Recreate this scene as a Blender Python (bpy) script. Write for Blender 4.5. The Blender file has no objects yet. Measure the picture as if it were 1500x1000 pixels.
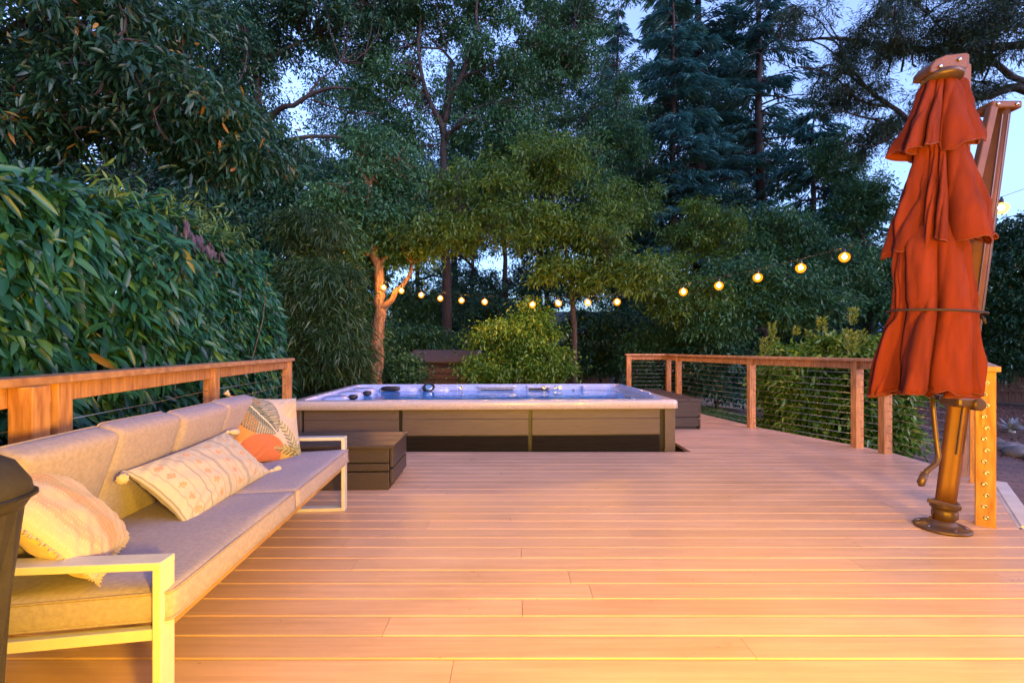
import bpy, bmesh, math, random
import numpy as np
from mathutils import Vector, Matrix, noise as mnoise

R = math.radians
PI = math.pi
scene = bpy.context.scene
col = scene.collection
F, HZ, CH = 676.0, 510.0, 1.2            # focal length in photo pixels, horizon row, eye height above the deck
GZ = -0.45                               # garden level below the deck

def at(px, py, D):                       # a pixel of the photo at distance D, as a point
    return Vector(((px - 750) / F * D, D, CH + (HZ - py) / F * D))

# ------------------------------------------------------------------ materials
def nodes_of(m):
    m.use_nodes = True
    return m.node_tree.nodes, m.node_tree.links

def mat(name, c, rough=0.5, c2=None, scale=6.0, stretch=(1, 1, 1), detail=5, bump=0.0, bscale=None, metal=0.0,
        spec=0.5, sheen=0.0, contrast=(0.35, 0.65), coat=0.0, use_rnd=0.0, c3=None):
    m = bpy.data.materials.new(name)
    n, l = nodes_of(m)
    b = n['Principled BSDF']
    b.inputs['Roughness'].default_value = rough
    b.inputs['Metallic'].default_value = metal
    b.inputs['Specular IOR Level'].default_value = spec
    b.inputs['Coat Weight'].default_value = coat
    if sheen:
        b.inputs['Sheen Weight'].default_value = sheen
    if c2 is None:
        c2 = tuple(x * 0.8 for x in c)
    tc = n.new('ShaderNodeTexCoord'); mp = n.new('ShaderNodeMapping')
    mp.inputs['Scale'].default_value = stretch
    l.new(tc.outputs['Object'], mp.inputs['Vector'])
    vec = mp.outputs['Vector']
    if use_rnd:
        at_ = n.new('ShaderNodeAttribute'); at_.attribute_name = 'rnd'
        mul = n.new('ShaderNodeMath'); mul.operation = 'MULTIPLY'; mul.inputs[1].default_value = 40
        l.new(at_.outputs['Fac'], mul.inputs[0])
        add = n.new('ShaderNodeVectorMath'); add.operation = 'ADD'
        l.new(vec, add.inputs[0]); l.new(mul.outputs[0], add.inputs[1])
        vec = add.outputs[0]
    nz = n.new('ShaderNodeTexNoise'); nz.inputs['Scale'].default_value = scale; nz.inputs['Detail'].default_value = detail
    l.new(vec, nz.inputs['Vector'])
    cr = n.new('ShaderNodeValToRGB')
    cr.color_ramp.elements[0].position, cr.color_ramp.elements[1].position = contrast
    cr.color_ramp.elements[0].color = (*c2, 1); cr.color_ramp.elements[1].color = (*c, 1)
    if c3:
        e = cr.color_ramp.elements.new(min(contrast[1] + 0.12, 0.99)); e.color = (*c3, 1)
    l.new(nz.outputs['Fac'], cr.inputs['Fac'])
    out = cr.outputs['Color']
    if use_rnd:
        hs = n.new('ShaderNodeHueSaturation')
        mr = n.new('ShaderNodeMapRange'); mr.inputs['To Min'].default_value = 1 - use_rnd; mr.inputs['To Max'].default_value = 1 + use_rnd
        l.new(at_.outputs['Fac'], mr.inputs['Value']); l.new(mr.outputs[0], hs.inputs['Value'])
        l.new(out, hs.inputs['Color']); out = hs.outputs['Color']
    l.new(out, b.inputs['Base Color'])
    if bump:
        bp = n.new('ShaderNodeBump'); bp.inputs['Strength'].default_value = bump; bp.inputs['Distance'].default_value = 0.01
        if bscale:
            nb = n.new('ShaderNodeTexNoise'); nb.inputs['Scale'].default_value = bscale; nb.inputs['Detail'].default_value = 4
            l.new(vec, nb.inputs['Vector']); l.new(nb.outputs['Fac'], bp.inputs['Height'])
        else:
            l.new(nz.outputs['Fac'], bp.inputs['Height'])
        l.new(bp.outputs['Normal'], b.inputs['Normal'])
    return m

def leaf_mat(name, cols, rough=0.45, trans=0.3, spec=0.5):
    m = bpy.data.materials.new(name)
    n, l = nodes_of(m)
    b = n['Principled BSDF']; out = n['Material Output']
    a = n.new('ShaderNodeAttribute'); a.attribute_name = 'rnd'
    cr = n.new('ShaderNodeValToRGB'); els = cr.color_ramp.elements
    while len(els) < len(cols): els.new(0.5)
    for e, (p, c) in zip(els, cols):
        e.position = p; e.color = (*c, 1)
    l.new(a.outputs['Fac'], cr.inputs['Fac'])
    l.new(cr.outputs['Color'], b.inputs['Base Color'])
    b.inputs['Roughness'].default_value = rough
    b.inputs['Specular IOR Level'].default_value = spec
    t = n.new('ShaderNodeBsdfTranslucent')
    l.new(cr.outputs['Color'], t.inputs['Color'])
    mx = n.new('ShaderNodeMixShader'); mx.inputs[0].default_value = trans
    l.new(b.outputs[0], mx.inputs[1]); l.new(t.outputs[0], mx.inputs[2]); l.new(mx.outputs[0], out.inputs['Surface'])
    return m

def emit_mat(name, c, s):
    m = bpy.data.materials.new(name)
    n, l = nodes_of(m)
    b = n['Principled BSDF']
    b.inputs['Base Color'].default_value = (*c, 1)
    b.inputs['Emission Color'].default_value = (*c, 1)
    b.inputs['Emission Strength'].default_value = s
    return m

def attr_mat(name, rough=0.8, bump=0.3, bscale=300, sheen=0.2):
    m = bpy.data.materials.new(name)
    n, l = nodes_of(m)
    b = n['Principled BSDF']
    a = n.new('ShaderNodeAttribute'); a.attribute_name = 'print'
    nz = n.new('ShaderNodeTexNoise'); nz.inputs['Scale'].default_value = bscale
    tc = n.new('ShaderNodeTexCoord'); l.new(tc.outputs['Object'], nz.inputs['Vector'])
    hs = n.new('ShaderNodeHueSaturation')
    mr = n.new('ShaderNodeMapRange'); mr.inputs['To Min'].default_value = 0.8; mr.inputs['To Max'].default_value = 1.2
    l.new(nz.outputs['Fac'], mr.inputs['Value']); l.new(mr.outputs[0], hs.inputs['Value'])
    l.new(a.outputs['Color'], hs.inputs['Color']); l.new(hs.outputs['Color'], b.inputs['Base Color'])
    b.inputs['Roughness'].default_value = rough; b.inputs['Sheen Weight'].default_value = sheen
    bp = n.new('ShaderNodeBump'); bp.inputs['Strength'].default_value = bump; bp.inputs['Distance'].default_value = 0.003
    l.new(nz.outputs['Fac'], bp.inputs['Height']); l.new(bp.outputs['Normal'], b.inputs['Normal'])
    return m

M = {}
M['deck'] = mat('deck_paint', (0.56, 0.345, 0.24), 0.34, (0.49, 0.295, 0.20), 3.0, (0.6, 14, 4), 8, 0.13, None, use_rnd=0.07, spec=0.5)
def wear(m):
    n, l = nodes_of(m); b = n['Principled BSDF']
    tc = n.new('ShaderNodeTexCoord')
    mp = n.new('ShaderNodeMapping'); mp.inputs['Scale'].default_value = (1.0, 2.2, 1); l.new(tc.outputs['Object'], mp.inputs['Vector'])
    nz = n.new('ShaderNodeTexNoise'); nz.inputs['Scale'].default_value = 1.6; nz.inputs['Detail'].default_value = 9; nz.inputs['Roughness'].default_value = .7
    l.new(mp.outputs['Vector'], nz.inputs['Vector'])
    mr = n.new('ShaderNodeMapRange'); mr.inputs['From Min'].default_value = .3; mr.inputs['From Max'].default_value = .7; mr.inputs['To Min'].default_value = .26; mr.inputs['To Max'].default_value = .52
    l.new(nz.outputs['Fac'], mr.inputs['Value']); l.new(mr.outputs[0], b.inputs['Roughness'])
    vo = n.new('ShaderNodeTexVoronoi'); vo.inputs['Scale'].default_value = 7.0; l.new(tc.outputs['Object'], vo.inputs['Vector'])
    lt = n.new('ShaderNodeMath'); lt.operation = 'LESS_THAN'; lt.inputs[1].default_value = .045; l.new(vo.outputs['Distance'], lt.inputs[0])
    ms = n.new('ShaderNodeMapRange'); ms.inputs['From Min'].default_value = .3; ms.inputs['From Max'].default_value = .7; ms.inputs['To Min'].default_value = .88; ms.inputs['To Max'].default_value = 1.06
    l.new(nz.outputs['Fac'], ms.inputs['Value'])
    sp = n.new('ShaderNodeMath'); sp.operation = 'MULTIPLY_ADD'; sp.inputs[1].default_value = -.22; l.new(lt.outputs[0], sp.inputs[0]); l.new(ms.outputs[0], sp.inputs[2])
    src = b.inputs['Base Color'].links[0].from_socket
    hs = n.new('ShaderNodeHueSaturation'); l.new(src, hs.inputs['Color']); l.new(sp.outputs[0], hs.inputs['Value']); l.new(hs.outputs['Color'], b.inputs['Base Color'])
wear(M['deck'])
M['edge'] = mat('edge_board_paint', (0.62, 0.56, 0.52), 0.45, (0.5, 0.45, 0.42), 5, (1, 1, 1), bump=0.1)
M['cedar'] = mat('cedar_wood', (0.50, 0.235, 0.085), 0.55, (0.30, 0.12, 0.04), 5.0, (9, 9, 1.2), 7, 0.25, None, use_rnd=0.12)
M['cedar_cap'] = mat('cedar_cap_wood', (0.42, 0.22, 0.11), 0.5, (0.28, 0.13, 0.06), 6.0, (3, 3, 3), 7, 0.25, None, use_rnd=0.1)
M['steel'] = mat('steel_cable', (0.45, 0.44, 0.42), 0.35, metal=0.9)
M['white_metal'] = mat('white_powder_coat', (0.52, 0.50, 0.50), 0.35, (0.47, 0.45, 0.45), 9, bump=0.02)
M['fabric'] = mat('grey_fabric', (0.32, 0.27, 0.325), 0.9, (0.26, 0.215, 0.265), 60, (1, 1, 1), 6, 0.30, 420, sheen=0.06)
M['fabric_pipe'] = mat('grey_piping', (0.30, 0.235, 0.235), 0.9, scale=90, bump=0.2)
M['teak'] = mat('seat_frame_wood', (0.42, 0.24, 0.09), 0.55, (0.28, 0.15, 0.05), 5, (6, 1, 6), bump=0.2)
M['cover'] = mat('charcoal_cover', (0.020, 0.018, 0.022), 0.6, (0.013, 0.012, 0.015), 12, bump=0.25, bscale=40)
M['cab'] = mat('spa_cabinet', (0.105, 0.074, 0.056), 0.5, (0.083, 0.058, 0.044), 4, (1, 1, 14), bump=0.12)
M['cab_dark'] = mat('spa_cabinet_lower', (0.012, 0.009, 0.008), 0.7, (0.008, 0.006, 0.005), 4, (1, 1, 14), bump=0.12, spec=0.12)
M['black'] = mat('black_plastic', (0.012, 0.011, 0.012), 0.4)
M['shell'] = mat('spa_shell', (0.42, 0.46, 0.66), 0.22, (0.30, 0.37, 0.62), 30, bump=0.0, coat=0.4)  # reflected blue of sky and water is put into the shell colour
M['lip'] = mat('spa_lip', (0.54, 0.46, 0.43), 0.3, (0.30, 0.25, 0.24), 240, detail=2, contrast=(0.38, 0.5), coat=0.3)
M['step'] = mat('step_boards', (0.050, 0.037, 0.036), 0.42, (0.034, 0.026, 0.025), 4, (14, 1, 14), bump=0.15)
M['chrome'] = mat('jet_chrome', (0.6, 0.62, 0.66), 0.15, metal=1.0)
M['canopy'] = mat('terracotta_canvas', (0.155, 0.0245, 0.0125), 0.95, (0.100, 0.0155, 0.008), 4, (3, 3, .5), bump=0.45, bscale=220, spec=0.15)
M['hem'] = mat('terracotta_hem', (0.12, 0.018, 0.010), 0.85, scale=40)
M['bronze'] = mat('bronze_metal', (0.13, 0.048, 0.011), 0.48, (0.10, 0.037, 0.009), 7, metal=0.3, spec=0.3)
M['bronze_dark'] = mat('bronze_dark', (0.09, 0.05, 0.028), 0.4, metal=0.4)
M['strap'] = mat('dark_strap', (0.02, 0.01, 0.01), 0.7)
M['bark'] = mat('bark', (0.105, 0.07, 0.045), 0.9, (0.045, 0.03, 0.02), 5, (4, 4, 0.8), 8, 0.9)
M['bark_dark'] = mat('dark_bark', (0.045, 0.032, 0.026), 0.9, (0.018, 0.013, 0.011), 5, (4, 4, 0.8), 8, 0.9)
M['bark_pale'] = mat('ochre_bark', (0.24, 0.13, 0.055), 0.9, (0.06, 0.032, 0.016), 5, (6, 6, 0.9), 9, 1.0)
M['stem'] = mat('stem', (0.11, 0.10, 0.04), 0.7, (0.06, 0.05, 0.02), 9)
M['leaf_hedge'] = leaf_mat('hedge_leaf', [(0, (0.008, 0.045, 0.022)), (0.45, (0.016, 0.093, 0.040)), (0.8, (0.028, 0.128, 0.045)), (0.93, (0.076, 0.178, 0.026)), (0.985, (0.226, 0.205, 0.026)), (1, (0.308, 0.128, 0.026))], 0.36, 0.22)
M['leaf_dry'] = leaf_mat('dried_leaf', [(0, (0.040, 0.028, 0.036)), (1, (0.104, 0.064, 0.072))], 0.6, 0.2)
M['leaf_young'] = leaf_mat('young_leaf', [(0, (0.05, 0.13, 0.03)), (0.6, (0.10, 0.20, 0.035)), (1, (0.20, 0.26, 0.05))], 0.4, 0.35)
M['leaf_dark'] = leaf_mat('dark_leaf', [(0, (0.013, 0.050, 0.026)), (0.6, (0.025, 0.097, 0.048)), (0.97, (0.047, 0.149, 0.059)), (1, (0.347, 0.229, 0.023))], 0.45, 0.25)
M['leaf_left'] = leaf_mat('overhang_leaf', [(0, (0.008, 0.030, 0.015)), (0.6, (0.017, 0.068, 0.028)), (0.965, (0.032, 0.094, 0.031)), (0.98, (0.255, 0.153, 0.014)), (1, (0.319, 0.136, 0.014))], 0.4, 0.28)
M['leaf_oak'] = leaf_mat('oak_leaf', [(0, (0.023, 0.076, 0.032)), (0.6, (0.042, 0.142, 0.050)), (1, (0.089, 0.222, 0.059))], 0.45, 0.28)
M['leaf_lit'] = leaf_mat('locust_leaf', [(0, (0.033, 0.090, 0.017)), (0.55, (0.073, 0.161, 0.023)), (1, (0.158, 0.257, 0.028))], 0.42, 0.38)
M['leaf_fir'] = leaf_mat('conifer_needles', [(0, (0.020, 0.083, 0.083)), (0.6, (0.040, 0.154, 0.146)), (1, (0.070, 0.239, 0.198))], 0.5, 0.2)
M['leaf_pine'] = leaf_mat('pine_needles', [(0, (0.014, 0.036, 0.022)), (0.7, (0.034, 0.075, 0.038)), (1, (0.07, 0.10, 0.04))], 0.5, 0.2)
M['leaf_shrub'] = leaf_mat('shrub_leaf', [(0, (0.028, 0.090, 0.012)), (0.5, (0.078, 0.194, 0.023)), (0.85, (0.170, 0.298, 0.031)), (1, (0.370, 0.447, 0.053))], 0.35, 0.3)
M['leaf_tip'] = leaf_mat('shrub_tip_leaf', [(0, (0.09, 0.17, 0.02)), (1, (0.22, 0.28, 0.04))], 0.4, 0.35)
M['leaf_bamboo'] = leaf_mat('bamboo_leaf', [(0, (0.017, 0.049, 0.016)), (0.6, (0.040, 0.098, 0.026)), (1, (0.088, 0.157, 0.044))], 0.45, 0.3)
M['grass'] = leaf_mat('grass_blade', [(0, (0.03, 0.09, 0.015)), (1, (0.08, 0.17, 0.03))], 0.6, 0.3)
M['ground'] = mat('soil', (0.055, 0.042, 0.032), 0.95, (0.022, 0.018, 0.014), 5, detail=9, bump=0.6)
M['mulch'] = mat('bark_mulch', (0.13, 0.055, 0.035), 0.95, (0.035, 0.017, 0.013), 34, detail=8, bump=0.9)
M['chip'] = leaf_mat('mulch_chip', [(0, (0.05, 0.02, 0.014)), (0.6, (0.14, 0.06, 0.04)), (1, (0.26, 0.14, 0.10))], 0.9, 0.0)
M['lawn'] = mat('lawn_soil', (0.05, 0.12, 0.025), 0.9, (0.03, 0.08, 0.015), 8, bump=0.4)
M['concrete'] = mat('pale_concrete', (0.42, 0.39, 0.33), 0.85, (0.33, 0.30, 0.25), 4, bump=0.2)
M['stone'] = mat('edging_stone', (0.20, 0.18, 0.18), 0.8, (0.10, 0.09, 0.09), 6, bump=0.5)
M['shedwall'] = mat('shed_boards', (0.10, 0.050, 0.028), 0.7, (0.07, 0.034, 0.018), 5, (1, 1, 6), bump=0.2)
M['shedroof'] = mat('shed_roof', (0.10, 0.07, 0.06), 0.6, bump=0.2)
M['trim'] = mat('pale_trim', (0.5, 0.48, 0.46), 0.5)
M['fence'] = mat('fence_boards', (0.075, 0.042, 0.028), 0.85, (0.04, 0.022, 0.015), 5, (5, 5, 0.7), bump=0.3)
M['siding'] = mat('house_siding', (0.34, 0.42, 0.55), 0.8, (0.30, 0.37, 0.49), 3, bump=0.1)
M['roofing'] = mat('house_roof', (0.13, 0.15, 0.19), 0.85, (0.08, 0.09, 0.12), 20, bump=0.3)
M['tarp'] = mat('blue_roof', (0.10, 0.22, 0.42), 0.6, (0.08, 0.17, 0.33), 6)
M['glass'] = mat('window_glass', (0.05, 0.06, 0.08), 0.08)
M['blind'] = mat('window_blind', (0.5, 0.6, 0.75), 0.6, (0.16, 0.2, 0.28), 3.0, (0.01, 0.01, 9), contrast=(0.45, 0.5))
M['filament'] = emit_mat('lit_filament', (1.0, 0.50, 0.10), 105)
def bulb_mat():
    m = bpy.data.materials.new('amber_bulb_glass'); n, l = nodes_of(m); n.remove(n['Principled BSDF'])
    t = n.new('ShaderNodeBsdfTransparent'); t.inputs['Color'].default_value = (1.0, 0.80, 0.45, 1)
    e = n.new('ShaderNodeEmission'); e.inputs['Color'].default_value = (1.0, 0.24, 0.006, 1); e.inputs['Strength'].default_value = 0.14
    a = n.new('ShaderNodeAddShader'); l.new(t.outputs[0], a.inputs[0]); l.new(e.outputs[0], a.inputs[1]); l.new(a.outputs[0], n['Material Output'].inputs['Surface'])
    return m
M['bulb'] = bulb_mat()
M['socket'] = mat('bulb_socket', (0.012, 0.011, 0.01), 0.5)
M['agave'] = mat('succulent', (0.30, 0.36, 0.40), 0.6)
M['lantern'] = mat('lantern_metal', (0.02, 0.02, 0.02), 0.5)
M['piping_cream'] = mat('cream_fringe', (0.50, 0.41, 0.33), 0.9, scale=60, bump=0.3)
M['print'] = attr_mat('printed_cotton')

def water_mat():
    m = bpy.data.materials.new('spa_water')
    n, l = nodes_of(m)
    b = n['Principled BSDF']
    b.inputs['Roughness'].default_value = 0.06
    b.inputs['IOR'].default_value = 1.33
    tc = n.new('ShaderNodeTexCoord')
    nz = n.new('ShaderNodeTexNoise'); nz.inputs['Scale'].default_value = 3.0; nz.inputs['Detail'].default_value = 3
    l.new(tc.outputs['Object'], nz.inputs['Vector'])
    cr = n.new('ShaderNodeValToRGB')
    cr.color_ramp.elements[0].position = 0.35; cr.color_ramp.elements[0].color = (0.03, 0.15, 0.46, 1)
    cr.color_ramp.elements[1].position = 0.7; cr.color_ramp.elements[1].color = (0.14, 0.40, 0.80, 1)
    l.new(nz.outputs['Fac'], cr.inputs['Fac']); l.new(cr.outputs['Color'], b.inputs['Base Color'])
    nb = n.new('ShaderNodeTexNoise'); nb.inputs['Scale'].default_value = 5; nb.inputs['Detail'].default_value = 2
    l.new(tc.outputs['Object'], nb.inputs['Vector'])
    bp = n.new('ShaderNodeBump'); bp.inputs['Strength'].default_value = 0.25; bp.inputs['Distance'].default_value = 0.03
    l.new(nb.outputs['Fac'], bp.inputs['Height']); l.new(bp.outputs['Normal'], b.inputs['Normal'])
    return m
M['water'] = water_mat()

def brick_mat():
    m = bpy.data.materials.new('brick_paving')
    n, l = nodes_of(m)
    b = n['Principled BSDF']; b.inputs['Roughness'].default_value = 0.8
    tc = n.new('ShaderNodeTexCoord'); mp = n.new('ShaderNodeMapping'); mp.inputs['Rotation'].default_value = (0, 0, R(35))
    l.new(tc.outputs['Object'], mp.inputs['Vector'])
    br = n.new('ShaderNodeTexBrick')
    br.inputs['Color1'].default_value = (0.20, 0.11, 0.09, 1); br.inputs['Color2'].default_value = (0.13, 0.075, 0.07, 1)
    br.inputs['Mortar'].default_value = (0.05, 0.04, 0.04, 1)
    br.inputs['Scale'].default_value = 1.0; br.inputs['Brick Width'].default_value = 0.21; br.inputs['Row Height'].default_value = 0.11
    br.inputs['Mortar Size'].default_value = 0.006
    l.new(mp.outputs['Vector'], br.inputs['Vector']); l.new(br.outputs['Color'], b.inputs['Base Color'])
    bp = n.new('ShaderNodeBump'); bp.inputs['Strength'].default_value = 0.6; bp.inputs['Distance'].default_value = 0.008; bp.invert = True
    l.new(br.outputs['Fac'], bp.inputs['Height']); l.new(bp.outputs['Normal'], b.inputs['Normal'])
    return m
M['brick'] = brick_mat()

# ------------------------------------------------------------------ mesh helpers
class MB:
    def __init__(s): s.v = []; s.f = []; s.r = []
    def add(s, vs, fs, r=None):
        o = len(s.v)
        if r is None: r = random.random()
        s.v += [tuple(p) for p in vs]; s.r += [r] * len(vs)
        s.f += [tuple(i + o for i in f) for f in fs]
        return s
    def box(s, x0, x1, y0, y1, z0, z1, M4=None):
        vs = [Vector((x, y, z)) for z in (z0, z1) for y in (y0, y1) for x in (x0, x1)]
        if M4: vs = [M4 @ p for p in vs]
        return s.add(vs, [(0, 2, 3, 1), (4, 5, 7, 6), (0, 1, 5, 4), (2, 6, 7, 3), (0, 4, 6, 2), (1, 3, 7, 5)])
    def beam(s, a, b, w, h, up=(0, 0, 1)):       # a bar of section w x h from a to b
        a, b = Vector(a), Vector(b); d = (b - a); L = d.length; d.normalize()
        u = Vector(up); x = d.cross(u).normalized(); u = x.cross(d)
        m = Matrix((x, d, u)).transposed().to_4x4(); m.translation = a
        return s.box(-w / 2, w / 2, 0, L, -h / 2, h / 2, m)
    def tube(s, pts, rad, sides=8, cap=True):
        pts = [Vector(p) for p in pts]; n = len(pts)
        if not hasattr(rad, '__len__'): rad = [rad] * n
        vs = []; fr = None
        for i, p in enumerate(pts):
            t = (pts[min(i + 1, n - 1)] - pts[max(i - 1, 0)])
            if t.length < 1e-9: t = Vector((0, 0, 1))
            t.normalize()
            if fr is None:
                fr = t.orthogonal().normalized()
            else:
                fr = fr - t * fr.dot(t)
                fr = fr.normalized() if fr.length > 1e-6 else t.orthogonal().normalized()
            b = t.cross(fr)
            for k in range(sides):
                a = 2 * PI * k / sides
                vs.append(p + (fr * math.cos(a) + b * math.sin(a)) * rad[i])
        fs = [(i * sides + k, i * sides + (k + 1) % sides, (i + 1) * sides + (k + 1) % sides, (i + 1) * sides + k)
              for i in range(n - 1) for k in range(sides)]
        if cap:
            fs.append(tuple(range(sides))[::-1]); fs.append(tuple((n - 1) * sides + k for k in range(sides)))
        return s.add(vs, fs)
    def loft(s, loops, cap0=False, cap1=False, closed=True):
        n = len(loops[0]); vs = [p for lp in loops for p in lp]
        kk = n if closed else n - 1
        fs = [(i * n + k, i * n + (k + 1) % n, (i + 1) * n + (k + 1) % n, (i + 1) * n + k) for i in range(len(loops) - 1) for k in range(kk)]
        if cap0: fs.append(tuple(range(n))[::-1])
        if cap1: fs.append(tuple((len(loops) - 1) * n + k for k in range(n)))
        return s.add(vs, fs)
    def lathe(s, c, prof, sides=24, axis='z', M4=None):
        lps = []
        for r, h in prof:
            lp = []
            for k in range(sides):
                a = 2 * PI * k / sides
                p = Vector((r * math.cos(a), r * math.sin(a), h))
                if axis == 'y': p = Vector((p.x, -p.z, p.y))
                if axis == 'x': p = Vector((p.z, p.x, p.y))
                if M4: p = M4 @ p
                lp.append(p + Vector(c))
            lps.append(lp)
        return s.loft(lps, True, True)
    def build(s, name, m, parent=None, smooth=False, bevel=0.0, origin=None, rnd=True):
        me = bpy.data.meshes.new(name)
        o3 = Vector(origin) if origin is not None else Vector((0, 0, 0))
        me.from_pydata([tuple(Vector(p) - o3) for p in s.v], [], s.f)
        me.materials.append(m)
        if rnd:
            a = me.attributes.new('rnd', 'FLOAT', 'POINT'); a.data.foreach_set('value', np.array(s.r, dtype=np.float32))
        me.update()
        if smooth:
            me.polygons.foreach_set('use_smooth', np.ones(len(me.polygons), dtype=bool))
        o = bpy.data.objects.new(name, me); col.objects.link(o)
        if parent: o.parent = parent
        elif origin is not None: o.location = o3
        if bevel:
            md = o.modifiers.new('bevel', 'BEVEL'); md.width = bevel; md.segments = 2; md.limit_method = 'ANGLE'; md.angle_limit = R(40)
            md.harden_normals = False
        return o

def tag(o, label=None, cat=None, group=None, kind=None):
    if label: o['label'] = label
    if cat: o['category'] = cat
    if group: o['group'] = group
    if kind: o['kind'] = kind
    return o

def empty(name, loc, rz=0, label=None, cat=None, group=None):
    o = bpy.data.objects.new(name, None); col.objects.link(o)
    o.location = loc; o.rotation_euler = (0, 0, rz); o.empty_display_size = 0.2
    return tag(o, label, cat, group)

# ---- leaves: many small bent blades in one mesh
def norm(a):
    return a / np.maximum(np.linalg.norm(a, axis=1, keepdims=True), 1e-9)

def leaf_object(name, P, A, N, L, W, m, parent, origin, droop=0.25, big=False, fold=0.18, rnd=None, rng=None):
    P = np.asarray(P, float) - np.array(origin, float); A = norm(np.asarray(A, float)); n = len(P)
    N = np.asarray(N, float); N = N - A * (N * A).sum(1, keepdims=True); N = norm(N)
    S = np.cross(A, N)
    L = np.broadcast_to(np.asarray(L, float), (n,))[:, None]; W = np.broadcast_to(np.asarray(W, float), (n,))[:, None]
    dn = np.array([0, 0, -1.0])
    def pt(t, s, f=0.0):
        return P + A * L * t + S * W * s * 0.5 + N * (f * W) + dn * (droop * L * t * t)
    if big:
        V = np.stack([pt(0, 0), pt(.3, -.85, fold), pt(.3, 0), pt(.3, .85, fold), pt(.65, -.8, fold), pt(.65, 0), pt(.65, .8, fold), pt(1, 0)], 1)
        T = np.array([0, 2, 1, 0, 3, 2, 1, 2, 5, 1, 5, 4, 2, 3, 6, 2, 6, 5, 4, 5, 7, 5, 6, 7]); k = 8
    else:
        V = np.stack([pt(0, 0), pt(.42, -1, fold), pt(1, 0), pt(.42, 1, fold)], 1)
        T = np.array([0, 2, 1, 0, 3, 2]); k = 4
    nt = len(T) // 3
    idx = (np.arange(n)[:, None] * k + T[None]).ravel()
    me = bpy.data.meshes.new(name)
    me.vertices.add(n * k); me.vertices.foreach_set('co', V.reshape(-1).astype(np.float32))
    me.loops.add(n * nt * 3); me.loops.foreach_set('vertex_index', idx.astype(np.int32))
    me.polygons.add(n * nt); me.polygons.foreach_set('loop_start', np.arange(0, n * nt * 3, 3, dtype=np.int32))
    me.polygons.foreach_set('loop_total', np.full(n * nt, 3, dtype=np.int32))
    me.update(calc_edges=True)
    if rnd is None: rnd = (rng or np.random.default_rng(1)).random(n)
    a = me.attributes.new('rnd', 'FLOAT', 'POINT'); a.data.foreach_set('value', np.repeat(rnd, k).astype(np.float32))
    me.materials.append(m)
    o = bpy.data.objects.new(name, me); col.objects.link(o)
    if parent: o.parent = parent
    else: o.location = origin
    return o

def ball(rng, n):
    v = rng.normal(size=(n, 3)); return norm(v)

def curve(a, b, rng, sag=0.0, wob=0.08, n=7):
    a, b = np.array(a, float), np.array(b, float); d = np.linalg.norm(b - a)
    t = np.linspace(0, 1, n)[:, None]
    w = rng.normal(size=(2, 3)) * wob * d
    p = a + (b - a) * t + np.sin(t * PI) * w[0] + np.sin(t * 2 * PI) * w[1] * 0.4
    p[:, 2] += np.sin(t[:, 0] * PI) * sag * d
    return p

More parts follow.
